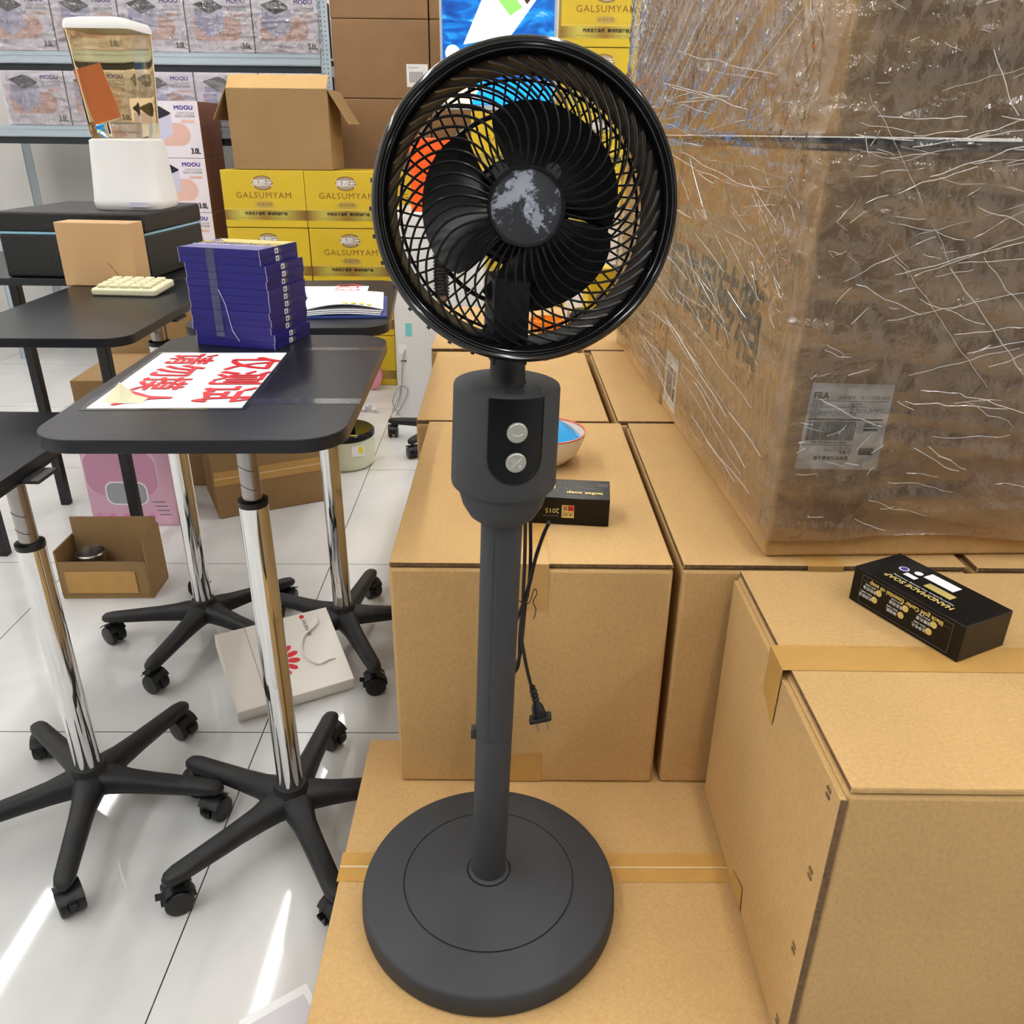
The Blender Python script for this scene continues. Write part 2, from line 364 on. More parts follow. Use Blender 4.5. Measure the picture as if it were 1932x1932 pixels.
# ------------------------------------------------------------------ cartons
def carton(label, x0, x1, y0, y1, z0, z1, seam='y', m=None, rz=0.0, tape=True, lowtape=False, group='plain brown shipping cartons', gap=True, sidetape=False):
    m = m or M_CARD
    cx, cy = (x0 + x1) / 2, (y0 + y1) / 2; hx, hy, h = (x1 - x0) / 2, (y1 - y0) / 2, z1 - z0
    o = thing('shipping_carton', (cx, cy, z0), label, 'cardboard box', group, R(rz))
    b = MB(); b.box((-hx, -hy, 0), (hx, hy, h - .008), m); b.build('body', o, bevel=.005, bseg=3)
    g = .0012
    if seam == 'y':
        f1 = MB().box((-hx + .001, -hy + .002, h - .0062), (-g, hy - .002, h), M_EDGE, top=m)
        f1.box((-hx + .001, -hy + .002, h - .0062), (-hx + .003, hy - .002, h - .0003), m)
        f2 = MB().box((g, -hy + .002, h - .0062), (hx - .001, hy - .002, h), M_EDGE, top=m)
        f2.box((hx - .003, -hy + .002, h - .0062), (hx - .0008, hy - .002, h - .0003), m)
    else:
        f1 = MB().box((-hx + .002, -hy + .001, h - .0062), (hx - .002, -g, h), M_EDGE, top=m)
        f1.box((-hx + .002, -hy + .0008, h - .0062), (hx - .002, -hy + .003, h - .0003), m)
        f2 = MB().box((-hx + .002, g, h - .0062), (hx - .002, hy - .001, h), M_EDGE, top=m)
    f1.build('flap', o, bevel=.0012); f2.build('flap', o, bevel=.0012)
    if tape:
        t = MB(); tw = .024; e = .0006
        def strip(M, L):
            t.add([(-tw, -L, 0), (tw, -L, 0), (tw, L, 0), (-tw, L, 0)], [(0, 1, 2, 3)], M_TAPE, M)
            t.add([(-.0016, -L, .0002), (.0012, -L, .0002), (.0016, L, .0002), (-.0010, L, .0002)], [(0, 1, 2, 3)], M_TAPEW, M)
        if seam == 'y':
            t.add([(-tw, -hy - e, h + e), (tw, -hy - e, h + e), (tw, hy, h + e), (-tw, hy, h + e), (tw, -hy - e, h - .075), (.008, -hy - e, h - .071), (-tw, -hy - e, h - .078)], [(0, 1, 2, 3), (0, 6, 5, 4, 1)], M_TAPE)
            if lowtape:
                MB().add([(-tw - .012, -hy - e, .002), (tw - .002, -hy - e, .002), (tw - .002, -hy - e, .058), (-tw - .012, -hy - e, .052)], [(0, 1, 2, 3)], M_TAPE).build('tape_patch', o)
        else:
            sx_ = -hx - (.0074 if sidetape else e)
            t.add([(hx, -tw, h + e), (sx_, -tw, h + e), (sx_, tw, h + e), (hx, tw, h + e), (sx_, tw, h - .060), (sx_, -tw + .004, h - .078)], [(0, 1, 2, 3), (1, 5, 4, 2)], M_TAPE)
            if not sidetape: t.add([(-hx, -.0014, h + e + .0003), (hx, -.0010, h + e + .0003), (hx, .0012, h + e + .0003), (-hx, .0016, h + e + .0003)], [(0, 1, 2, 3)], M_TAPEW)
            if sidetape:
                MB().add([(sx_, -tw, .006), (sx_, tw, .006), (sx_, tw, .028), (sx_, -tw + .006, .044)], [(0, 3, 2, 1)], M_TAPE).build('tape_patch', o)
        tp = t.build('tape', o); tp['label'] = 'brown packing tape along the seam'
    return o

z1 = .727; zl = .35
carton('low wide brown carton the black fan stands on', -.226, .40, .55, 1.062, 0, zl - .0008, seam='x', rz=.6)
cB = carton('brown carton directly behind the fan pole, with tape hanging down its front', -.166, .2165, .966, 1.56, zl, z1, lowtape=True, rz=.3)
carton('brown carton to the right of the one behind the fan, half under the wrapped stack', .2285, .6105, .969, 1.563, zl, z1, rz=.3)
carton('brown carton at the right edge on the second row', .6225, 1.0045, .969, 1.563, zl, z1, rz=.3)
carton('brown carton in the second row behind the fan, left column', -.198, .190, 1.572, 2.14, zl, z1 - .002, rz=.8)
carton('brown carton in the second row beside the foot of the wrapped stack', .206, .592, 1.573, 2.16, zl, z1, rz=.8)
carton('brown carton in the second row under the wrapped stack', .606, .99, 1.573, 2.16, zl, z1, rz=.8)
carton('farthest brown carton of the row running back from the fan', -.225, .165, 2.165, 2.75, zl, z1, rz=1)
carton('far brown carton touching the back end of the wrapped stack', .181, .57, 2.17, 2.76, zl, z1, rz=1)
for i, (a, b_, c_, d_) in enumerate(((-.143, .2, 1.07, 1.6), (.215, .62, 1.07, 1.6), (.63, 1.03, .97, 1.6), (-.158, .2, 1.61, 2.18), (.215, .62, 1.61, 2.18), (.63, 1.03, 1.61, 2.18), (-.215, .17, 2.19, 2.78), (.19, .6, 2.19, 2.78))):
    carton(('lower brown carton under the one behind the fan, showing as a sliver at its left', 'lower brown carton in the bottom layer, middle column, first row', 'lower brown carton in the bottom layer, right column, first row',
            'lower brown carton in the bottom layer, left column, second row', 'lower brown carton in the bottom layer, middle column, second row', 'lower brown carton in the bottom layer, right column, second row',
            'lower brown carton in the bottom layer, left column, last row', 'lower brown carton in the bottom layer, middle column, last row')[i], a, b_, c_, d_, 0, zl - .001, tape=False, group='bottom layer of brown cartons')
carton('lower brown carton beneath the stapled carton at the right', .41, 1.02, .55, .96, 0, zl - .001, seam='x', tape=False, group='bottom layer of brown cartons')
cR = carton('stapled brown carton at the right with the second black soap box on it', .301, .90, .557, .956, zl, z1, seam='x', sidetape=True)
# overlapping glue panel with staples on the left face of that carton
hx, hy, h = .2995, .1995, z1 - zl
pn = MB().box((-hx - .006, -hy - .0005, .004), (-hx - .0002, hy - .006, h - .012), M_CARD)
pn.box((-hx - .0062, -hy - .0016, .004), (-hx + .0008, -hy - .0003, h - .013), M_EDGE)
pn.build('side_panel', cR, bevel=.0012)
for zz in (.3535, .346, .251, .243, .1445, .137, .03, .022):
    MB().box((-hx - .0075, -hy + .018, zz), (-hx - .0058, -hy + .0265, zz + .003), M_STEEL).build('staple', cR)

# ------------------------------------------------------------------ stretch wrapped stack on the right
PR = 2.5
PM = T((.344, .992, z1)) @ RZ(PR)          # local: x along front face, y along left face, z up
def pbox(label, x0, x1, y0, y1, za, zb):
    o = thing('wrapped_carton', (PM @ Vector(((x0 + x1) / 2, (y0 + y1) / 2, za))), label, 'cardboard box', 'cartons inside the stretch wrap', R(PR))
    hx, hy, h = (x1 - x0) / 2, (y1 - y0) / 2, zb - za
    MB().box((-hx, -hy, 0), (hx, hy, h - .006), M_CARDW).build('body', o, bevel=.006, bseg=3)
    for s_ in (-1, 1):
        MB().box((min(s_ * .001, s_ * hx), -hy + .002, h - .005), (max(s_ * .001, s_ * hx), hy - .002, h), M_EDGE, top=M_CARDW).build('flap', o)
    return o, hx, hy, h
wa, hx, hy, h = pbox('large wrapped carton at the bottom front with a white shipping label and black lettering', .0, .52, 0, .69, 0.0008, .515)
# shipping label on the front face
lb = MB(T((-hx + .079, -hy - .0012, .187)) @ FRONT @ RZ(-1))
LW, LH = .052, .057
lb.add([(-LW - .001, LH, 0), (-LW - .004, -LH, 0), (LW - .0, -LH - .001, 0), (LW + .0, LH - .001, 0)], [(0, 1, 2, 3)], M_PAPER)
lb.text('FBA', .0115, M_BLACKP, T((-.049, .037, .0003)), 'LEFT', bold=.0002)
lb.text('运输编号：共1个纸箱-40磅', .0056, M_GREYP, T((.049, .0365, .0003)), 'RIGHT')
lb.rect(-.049, .0335, .049, .0342, M_BLACKP, z=.0003)
for i, t_ in enumerate(('目的地', 'FBA: guangzhou kukeson electronic', '1 (6)', '601 Randolph Road', 'SOMERSET, NJ 08873', '美国')):
    lb.text(t_, .0050, M_GREYP, T((-.050, .0285 - i * .0033, .0003)), 'LEFT')
for i, t_ in enumerate(('发货地', 'Xing', 'Dongguang, Guangzhou, 510000', 'Bao Tianxing Rd 10 Chang Tian Bei Street', '中国')):
    lb.text(t_, .0047, M_GREYP, T((.001, .0285 - i * .0033, .0003)), 'LEFT')
lb.rect(-.051, .0088, .046, .0108, M_BLACKP, z=.0003)
x = -.050; rr = random.Random(3)
while x < .012:
    w_ = rr.choice((.0004, .0006, .0009, .0012)); lb.rect(x, -.018, x + w_, .007, M_BLACKP, z=.0003); x += w_ + rr.choice((.0004, .0005, .0008))
lb.text('FBA18JX8BJP6VU000001', .0046, M_BLACKP, T((-.018, -.0226, .0003)))
lb.rect(-.052, -.0248, .014, -.0242, M_BLACKP, z=.0003)
lb.text('Single SKU', .0055, M_GREYP, T((.013, -.0300, .0003)), 'RIGHT'); lb.text('FC08a-LingDian-US', .0045, M_GREYP, T((.013, -.0332, .0003)), 'RIGHT')
lb.text('数量 15', .0047, M_BLACKP, T((.013, -.0366, .0003)), 'RIGHT')
lb.text('请不要遮住此标签', .0058, M_BLACKP, T((-.012, -.0445, .0003)), bold=.0001)
for (a, b_, mm_) in ((.0035, .005, M_GREYP), (.0005, .0025, M_GREYP), (-.0050, -.0018, M_BLACKP), (-.032, -.028, M_GREYP), (-.0375, -.032, M_BLACKP)):
    lb.rect(.023, a, .042, b_, mm_, z=.0003)
s_ = lb.build('shipping_label', wa); s_['label'] = 'white printed shipping label'
# lettering + small label on the left face: local frame with x -> -Y, y -> Z, facing -X
LEFTM = lambda y, z: T((-hx - .0012, y, z)) @ Matrix(((0, 0, -1, 0), (-1, 0, 0, 0), (0, 1, 0, 0), (0, 0, 0, 1)))
lt = MB(LEFTM(-hy + .13, .232)); lt.btext('标准周转箱', .13, mat('faded_ink', (88, 76, 56), .7), Matrix(), 'RIGHT', wscale=.92, d=.002)
lt.build('lettering', wa)
l2 = MB(LEFTM(hy - .075, .07)); l2.rect(-.055, -.05, .05, .055, M_PAPER); l2.rect(-.04, -.03, .01, .03, M_GREYP, z=.0003); l2.rect(.02, -.035, .035, -.005, M_BLACKP, z=.0003); l2.rect(.02, .0, .035, .03, M_GREYP, z=.0003)
l2.build('side_label', wa)
pbox('large wrapped carton at the bottom, rear half of the stack', -.004, .52, .70, 1.285, 0.0008, .52)
pbox('large wrapped carton on top at the front of the stack', .006, .52, .004, .688, .523, 1.05)
pbox('large wrapped carton on top at the rear of the stack', .002, .52, .698, 1.28, .523, 1.05)
pbox('large wrapped carton at the bottom right of the stack', .53, 1.0, 0, 1.28, 0.0008, .515)
pbox('large wrapped carton on top right of the stack', .53, 1.0, .004, 1.28, .523, 1.05)
# the film itself: a loop around the stack, pleated and puckered
def film_wrap():
    x0, x1, y0, y1 = -.012, 1.012, -.010, 1.297; r = .012
    loop = []
    def seg(ax, ay, bx, by, n):
        for i in range(n): t = i / n; loop.append((ax + (bx - ax) * t, ay + (by - ay) * t))
    def arc(cx, cy, a0):
        for i in range(6): a = R(a0 + 15 * i); loop.append((cx + r * math.cos(a), cy + r * math.sin(a)))
    seg(x0, y1 - r, x0, y0 + r, 210); arc(x0 + r, y0 + r, 180); seg(x0 + r, y0, x1 - r, y0, 150); arc(x1 - r, y0 + r, 270)
    seg(x1, y0 + r, x1, y1 - r, 14); arc(x1 - r, y1 - r, 0); seg(x1 - r, y1, x0 + r, y1, 12); arc(x0 + r, y1 - r, 90)
    n = len(loop); zs = [.035 + (1.07 - .035) * i / 150 for i in range(151)]
    vs = []; acc = [0]
    for i in range(1, n): acc.append(acc[-1] + math.dist(loop[i], loop[i - 1]))
    for k, z in enumerate(zs):
        for i, (x, y) in enumerate(loop):
            ax, ay = loop[(i - 1) % n]; bx, by = loop[(i + 1) % n]; nx, ny = (by - ay), -(bx - ax); l = math.hypot(nx, ny) or 1; nx, ny = -(-nx / l), ny / l
            u = acc[i]
            # pleats that run diagonally across the faces and fan out from the corner at the joint
            cu = u - 1.285; cz = z - .50; ang = math.atan2(cz, cu + 1e-6)
            if u < 1.285: d1 = (z - .38 * u) if z > .54 else z + .05 * u
            else: d1 = z + .12 * u
            p1 = 1 - abs(noise.noise((d1 * 34, u * 1.1, 3.1))) * 2.4
            p2 = 1 - abs(noise.noise((ang * 9, math.hypot(cu, cz) * 1.2, 7.7))) * 2.2
            p3 = noise.noise((u * 11, z * 20, 1.3))
            fall = math.exp(-(cu * cu + cz * cz) / .06)
            d = .0030 + .0040 * max(0, p1) ** 4 + .0065 * fall * max(0, p2) ** 3 + .0022 * p3
            if abs(z - .52) < .05: d += .002 * (1 - abs(z - .52) / .05)
            zz = z + (.018 * noise.noise((u * 5, 0, 9)) if k == 0 else 0)
            vs.append((x + nx * d, y + ny * d, zz))
    fs = [(k * n + i, k * n + (i + 1) % n, (k + 1) * n + (i + 1) % n, (k + 1) * n + i) for k in range(150) for i in range(n)]
    b = MB(PM); b.add(vs, fs, M_FILM)
    o = b.build('stretch_film', ang=180)
    return tag(o, 'clear crinkled stretch film wound around the tall carton stack', 'plastic film')
film = film_wrap()
# raised folds where the film bunches into strands
M_FOLD = mat('film_fold', (244, 242, 238), .10, alpha=.75, spec=1.0)
fd = MB(PM)
rr = random.Random(11)
def strand(face, u, v, slope_deg, L_, th, curl=.0):
    pts = []; a = R(slope_deg); n_ = max(5, int(L_ / .012)); sd = rr.random() * 50
    for k in range(n_ + 1):
        q = L_ * k / n_; uu = u + q * math.cos(a) + curl * noise.noise((sd, q * 40, 5)); vv = v + q * math.sin(a) + .004 * noise.noise((sd, q * 9, 0)) + curl * noise.noise((sd + 9, q * 40, 0))
        if not (.045 < vv < 1.062) or not (.012 < uu < (1.28 if face == 'L' else 1.0)): continue
        off = .0175 + .002 * noise.noise((sd, q * 7, 1))
        pts.append((-off, uu, vv) if face == 'L' else (uu, -off, vv))
    if len(pts) > 2: fd.tube(pts, th, M_FOLD, seg=4)
U = rr.uniform
for i in range(46): strand('L', U(0, .9), U(.62, 1.2), U(-26, -19), U(.15, .75), U(.00025, .0006))
for i in range(16): strand('L', U(.0, .7), U(.5, .6), U(-5, 7), U(.2, .6), U(.0003, .0007))
for i in range(60): strand('L', U(.0, 1.0), U(.05, .5), U(-5, 9), U(.08, .45), U(.0002, .00055))
for i in range(24): strand('L', U(.0, .5), U(.2, .5), U(10, 35), U(.05, .2), U(.0002, .0004))
for i in range(34): strand('F', U(.02, .45), U(.35, 1.0), U(-60, -40), U(.06, .30), U(.0002, .0006), .003)
for i in range(34): strand('F', U(.02, .45), U(.25, .75), U(12, 30), U(.08, .28), U(.0002, .0005), .003)
for i in range(40): strand('F', U(.0, .5), U(.05, .5), U(-26, 10), U(.03, .16), U(.0002, .0005), .005)
for i in range(70): strand('F', abs(rr.gauss(0, .07)), U(.06, 1.0), U(-60, 60), U(.01, .03), U(.0002, .0004), .006)
for i in range(60): strand('L', abs(rr.gauss(0, .08)), U(.3, .65), U(-60, 60), U(.015, .05), U(.0002, .0004), .006)
for i in range(40): strand('F', U(0, .4), .512 + rr.gauss(0, .02), U(-12, 12), U(.02, .1), U(.0002, .0005), .004)
fo = fd.build('film_fold', film); fo.matrix_parent_inverse = Matrix(); fo['kind'] = 'stuff'

# ------------------------------------------------------------------ the fan
FX, FY, FZ = -.0244, .757, zl
fan = thing('standing_fan', (FX, FY, FZ), 'dark grey standing air fan with a glossy black round head on a low carton', 'fan')
g = MB()
g.lathe([(.0, .0), (.158, .0), (.1605, .002), (.1612, .006), (.1600, .026), (.1585, .0295), (.1555, .0315), (.112, .0365), (.1085, .0372)], M_FAN, 128)
g.lathe([(.1085, .0372), (.1080, .0362), (.1068, .0362), (.1063, .0375)], M_FANLINE, 128)
g.lathe([(.1063, .0375), (.06, .0435), (.036, .0475), (.0275, .0500)], M_FAN, 128)
g.lathe([(.0275, .0500), (.0272, .0470), (.0262, .0470)], M_FANLINE, 96)
g.build('base', fan)
# everything above leans slightly to the right: parts share this matrix
LM = T((.0, 0, .047)) @ RY(1.65)
p = MB(LM)
p.lathe([(.0262, .0), (.0258, .0045), (.0240, .006), (.0215, .0065)], M_FAN, 64); p.build('pole_collar', fan)
p = MB(LM); p.lathe([(.0211, .004), (.0211, .222), (.0209, .2232)], M_FAN, 48); p.box((-.0265, -.006, .216), (-.0205, .004, .229), M_SATIN); p.build('lower_pole', fan)
p = MB(LM); p.lathe([(.0207, .222), (.0207, .2245)], M_FANLINE, 48); p.lathe([(.0213, .2245), (.0213, .500)], M_FAN, 48)
p.box((-.0004, -.02145, .2245), (.0003, -.0208, .49), M_FANLINE, RZ(-18)); p.build('upper_pole', fan)
BZ = .93 - FZ - .047      # height of the control body's lower edge along the pole
bd = MB(LM @ T((0, 0, BZ)) @ RZ(10))
bd.lathe([(.0215, -.0355), (.0265, -.0355), (.0335, -.0300), (.0405, -.0180), (.0445, -.004), (.0452, .003)], M_FAN, 96)
bd.build('lower_bowl', fan)
bd = MB(LM @ T((0, 0, BZ)) @ RZ(10))
bd.lathe([(.0450, .0012), (.0492, .0016), (.0515, .0042), (.0522, .0085), (.0508, .1025), (.0500, .1050), (.0475, .1062), (.0, .1068)], M_FAN, 96)
for i in range(5):
    for j in range(5):
        xx, yy = (i - 2) * .0042 + (j % 2) * .0021, -.036 + (j - 2) * .0032
        if (i - 2) ** 2 + (j - 2) ** 2 > 6: continue
        bd.disc(xx, yy, .0009, M_DARK, z=.10695, seg=10)
bd.build('control_body', fan)
# inset control panel: curved strip with a rounded lower end
pm_ = MB(LM @ T((0, 0, BZ)) @ RZ(12))
cols = 28; aw = .0265 / .0515; vs = []; fs = []
for i in range(cols + 1):
    s = -1 + 2 * i / cols; a = -PI / 2 + s * aw; zb = .047 - math.sqrt(max(0, 1 - s * s)) * .0245
    for j in range(9):
        z = zb + (.1045 - zb) * j / 8; rr_ = .0527 - .0014 * z / .1
        vs.append((rr_ * math.cos(a), rr_ * math.sin(a), z))
for i in range(cols):
    for j in range(8): fs.append((i * 9 + j, (i + 1) * 9 + j, (i + 1) * 9 + j + 1, i * 9 + j + 1))
pm_.add(vs, fs, M_PANEL)
rim = [vs[i * 9] for i in range(cols + 1)]; rim = [vs[8]] + rim + [vs[cols * 9 + 8]]
pm_.tube([tuple(q) for q in rim], .0007, M_DARK, seg=5)
for (dx, dz) in ((-.0135, .0315), (0, .0265), (.0135, .0315)):
    a = -PI / 2 + dx / .0515; pm_.disc(0, 0, .0013, M_DARK, T((.0529 * math.cos(a), .0529 * math.sin(a), dz)) @ RZ(math.degrees(a) + 90) @ FRONT)
ctrl = pm_.build('control_panel', fan); ctrl['label'] = 'glossy black control panel'
for k, dz in enumerate((.0735, .0445)):
    bb = MB(LM @ T((0, 0, BZ)) @ RZ(12) @ T((0, -.0512, dz)) @ FRONT)
    bb.lathe([(.0, .0034), (.0085, .0032), (.0095, .0024), (.0097, .0)], M_SILVER, 40)
    if k == 0:
        bb.tube([(.0052 * math.cos(R(a)), .0010 + .0042 * math.sin(R(a)) * .8, .0035) for a in range(205, 340, 12)], .00035, M_SILVER2, seg=6)
    else:
        bb.tube([(-.0048, -.0046, .0035), (.0048, .0046, .0035)], .0003, M_SILVER2, seg=6)
        bb.tube([(-.0035 + .0019 * math.cos(R(a)), .0033 + .0019 * math.sin(R(a)), .0035) for a in range(120, 421, 20)], .00025, M_SILVER2, seg=6)
        bb.tube([(-.0035, .0033, .0036), (-.0035, .0060, .0036)], .00025, M_SILVER2, seg=6)
        for q in range(3): bb.tube([(.0034 + .0016 * math.cos(R(q * 120 + a)) * (a / 120), -.0034 + .0016 * math.sin(R(q * 120 + a)) * (a / 120), .0035) for a in range(0, 121, 20)], .00028, M_SILVER2, seg=5)
    o = bb.build('button', ctrl); o['label'] = 'round silver button'
nk = MB(LM @ T((0, 0, BZ)) @ RZ(10))
nk.lathe([(.0185, .1062), (.0172, .109), (.0165, .118), (.0165, .135)], M_SATIN, 40)
nk.box((-.016, -.010, .125), (.016, .05, .20), M_SATIN)
nk.build('neck', fan)
# head: local +Z looks at the viewer, origin at the middle of the front rim
HC = Vector((.0089, .72, 1.1943)) - Vector((FX, FY, FZ))
az = Vector((.060, -.990, .122)).normalized(); axx = Vector((0, 0, 1)).cross(az).normalized(); ay = az.cross(axx)
HM = Matrix.Translation(HC) @ Matrix((axx, ay, az)).transposed().to_4x4()
hd = MB(HM)
hd.lathe([(.1225, -.030), (.1268, -.026), (.1278, -.010), (.1272, -.0045)], M_SATIN, 160)
hd.lathe([(.1272, -.0045), (.1262, -.0010), (.1240, .0008), (.1222, .0002), (.1210, -.0015), (.1192, -.0010), (.1180, .0004), (.1168, -.0004), (.1155, -.0040), (.1140, -.0070)], M_GLOSS, 160)
hd.lathe([(.1140, -.0070), (.1128, -.030), (.1120, -.062), (.1118, -.080)], mat('shell_inner_black', (7, 7, 8), .42, spec=.14), 160); hd.lathe([(.1118, -.080), (.1150, -.081), (.1190, -.060), (.1225, -.030)], M_SATIN, 160)
hd.build('head_shell', fan, ang=50)
# outer fins along the back of the shell
fn = MB(HM)
for i in range(36):
    a = 2 * PI * i / 36; c_, s_ = math.cos(a), math.sin(a); t = .0017
    vs = []
    for (r_, z_) in ((.118, -.030), (.1332, -.044), (.1320, -.070), (.112, -.083)):
        for sg in (-1, 1): vs.append((r_ * c_ - sg * t * s_, r_ * s_ + sg * t * c_, z_))
    fn.add(vs, [(0, 2, 4, 6), (7, 5, 3, 1), (0, 1, 3, 2), (2, 3, 5, 4), (4, 5, 7, 6)], M_GRILL)
fn.build('shell_fins', fan)['kind'] = 'stuff'
# front grill: 44 swirling spokes
def spoke_mb(i, N=44):
    b = MB(HM); th0 = 2 * PI * i / N; pts = []
    for k in range(17):
        t = k / 16; r_ = .0305 + (.1146 - .0305) * t
        th = th0 + R(40) * (t ** 1.9) - R(6) * math.sin(PI * t)
        z_ = .0035 - .013 * t ** 2.0 + .004 * math.sin(PI * t)
        pts.append((r_, th, z_))
    vs = []; fs = []; n = len(pts)
    for k, (r_, th, z_) in enumerate(pts):
        p0 = Vector((r_ * math.cos(th), r_ * math.sin(th), z_))
        ra, ta, _ = pts[max(k - 1, 0)]; rb, tb, _ = pts[min(k + 1, n - 1)]
        d = Vector((rb * math.cos(tb) - ra * math.cos(ta), rb * math.sin(tb) - ra * math.sin(ta), 0)).normalized(); nn = Vector((-d.y, d.x, 0))
        hw = .00095; dp = .0034 + .006 * max(0, (k / 16 - .8)) / .2
        for (sx, dz) in ((-.5, 0), (-1, -.0010), (-1, -dp), (1, -dp), (1, -.0010), (.5, 0)): vs.append(p0 + nn * hw * sx + Vector((0, 0, dz)))
    for k in range(n - 1):
        for q in range(6): fs.append((k * 6 + q, (k + 1) * 6 + q, (k + 1) * 6 + (q + 1) % 6, k * 6 + (q + 1) % 6))
    b.add(vs, fs, M_GRILL); return b
grill = MB(HM)
grill.lathe([(.0300, -.004), (.0322, -.002), (.0325, .004), (.0315, .0065), (.0295, .0062), (.0292, .0045)], M_GRILL, 64)
for a in (52, 128):
    grill.disc(.0345 * math.cos(R(a)), .0345 * math.sin(R(a)), .0068, M_SATIN, z=.0040); grill.lathe([(.0068, .0040), (.0068, .0)], M_SATIN, 20, T((.0345 * math.cos(R(a)), .0345 * math.sin(R(a)), 0)))
gr = grill.build('front_grill', fan)
for i in range(44): spoke_mb(i).build('spoke', gr, ang=40)
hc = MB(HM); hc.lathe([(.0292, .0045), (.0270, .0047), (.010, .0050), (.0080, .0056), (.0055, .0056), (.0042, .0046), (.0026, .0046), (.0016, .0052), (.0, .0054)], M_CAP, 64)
o = hc.build('hub_cap', gr, ang=25); o['label'] = 'round hub cap with scuffed clear film and painted-on pale reflections'
# propeller
bl = MB(HM @ T((0, 0, -.048)))
bl.lathe([(.0, .018), (.020, .018), (.026, .014), (.028, .0), (.028, -.03)], M_BLADE, 40)
prop = bl.build('propeller_hub', fan)
for cen in (52, 180, 298):
    span = {52: 136, 180: 104, 298: 112}[cen]
    b = MB(HM @ T((0, 0, -.048))); vs = []; fs = []; na, nr = 14, 8
    for sgn in (0, 1):
        for j in range(nr + 1):
            t = j / nr; r_ = .026 + (.0875 - .026) * t
            for i in range(na + 1):
                s = i / na - .5; sp = span * (.78 + .25 * t - .12 * t ** 3); a = R(cen + s * sp - 10 * t + 6)
                rr2 = r_ * (1 - (.10 * t * (2 * s) ** 4 if True else 0))
                vs.append((rr2 * math.cos(a), rr2 * math.sin(a), s * .026 + .006 * t - sgn * .0018))
    K = (nr + 1) * (na + 1); q = na + 1
    for j in range(nr):
        for i in range(na):
            f = (j * q + i, j * q + i + 1, (j + 1) * q + i + 1, (j + 1) * q + i); fs.append(f); fs.append(tuple(K + x_ for x_ in f[::-1]))
    for i in range(na): fs.append((nr * q + i, nr * q + i + 1, K + nr * q + i + 1, K + nr * q + i))
    for j in range(nr):
        fs.append((j * q, (j + 1) * q, K + (j + 1) * q, K + j * q)); fs.append((j * q + na, K + j * q + na, K + (j + 1) * q + na, (j + 1) * q + na))
    b.add(vs, fs, M_BLADE); b.build('blade', prop, ang=60)
# rear cage
rc = MB(HM)
for rr_, zz in ((.109, -.083), (.0865, -.104), (.085, -.106), (.048, -.114)):
    rc.tube([(rr_ * math.cos(2 * PI * i / 72), rr_ * math.sin(2 * PI * i / 72), zz) for i in range(73)], .0014, M_GRILL, seg=6)
rc.lathe([(.0, -.110), (.042, -.110), (.047, -.114), (.047, -.150), (.040, -.165), (.0, -.168)], M_SATIN, 40)
cage = rc.build('rear_cage', fan)
for i in range(60):
    th0 = 2 * PI * i / 60; pts = []
    for k in range(9):
        t = k / 8; r_ = .112 + (.045 - .112) * t; pts.append((r_ * math.cos(th0 + R(9) * t), r_ * math.sin(th0 + R(9) * t), -.081 - .033 * math.sin(t * PI / 2)))
    MB(HM).tube(pts, .00105, M_GRILL, seg=6).build('cage_bar', cage)
for i in range(16):
    a = 8 + i * 8.2; tw_ = -26
    MB(HM).tube([((.112 - .026 * t) * math.cos(R(a + tw_ * t)), (.112 - .026 * t) * math.sin(R(a + tw_ * t)), -.078 - .022 * t) for t in (0, .25, .5, .75, 1)], .0011, M_GRILL, seg=6).build('cage_brace', cage)
# cord with plug hanging behind the pole
def rel(pts): return [(x_ - FX, y_ - FY, z_ - FZ) for x_, y_, z_ in pts]
cd = MB()
cy = .80
def cordpts(l, dy): return [(x_, cy + dy, z_) for x_, z_ in l]
for l, dy in (([(.0130, .91), (.0144, .8686), (.0146, .8265), (.0139, .793), (.0133, .7585), (.0126, .7228), (.0161, .6973), (.0209, .6711), (.0264, .6482)], 0),
              ([(.0185, .91), (.0201, .8686), (.0211, .82), (.0195, .7794), (.0134, .7515), (.0108, .7228), (.0096, .6785), (.0006, .6632)], .006),
              ([(.0402, .867), (.0343, .8528), (.0258, .8201), (.021, .7931), (.0126, .762), (.0032, .7336), (-.004, .71)], .001),
              ([(.0402, .867), (.0376, .8593), (.0285, .83), (.0232, .8033), (.0173, .7725), (.0139, .7229), (.0112, .6935), (.0006, .6600)], .005)):
    cd.tube(bez(rel(cordpts(l, dy)), 6), .0021, M_CORD, seg=8, sx=1.45)
cord = cd.build('power_cord', fan)
tie = MB(); tie.tube(bez(rel([(.007, cy - .004, .7758), (.0125, cy - .006, .771), (.0203, cy - .004, .7698), (.026, cy, .785), (.0291, cy, .7796), (.0251, cy, .7691), (.0283, cy, .7587), (.0262, cy, .746)]), 6), .0006, M_CORD, seg=6)
tie.build('cable_tie', cord)
pm2 = T(Vector((.0268, cy, .6500)) - Vector((FX, FY, FZ))) @ RY(-15) @ RX(-14)
pg = MB(pm2)
for k in range(3): pg.lathe([(.0030, -.002 - k * .0052), (.0046, -.003 - k * .0052), (.0046, -.0058 - k * .0052), (.0032, -.0066 - k * .0052)], M_CORD, 16)
pg.lathe([(.0036, .002), (.0036, -.018), (.0070, -.024), (.0085, -.034), (.0080, -.038)], M_CORD, 20)
pg.prism(rrect(.0135, .0095, .004), -.042, -.037, M_CORD)
pg.build('plug', cord, bevel=.0006)
pr = MB(pm2)
for sx in (-1, 1): pr.box((sx * .0062 - .0007, -.003, -.056), (sx * .0062 + .0007, .003, -.042), M_STEEL)
pr.build('plug_pin', cord)['label'] = 'pair of steel plug pins'

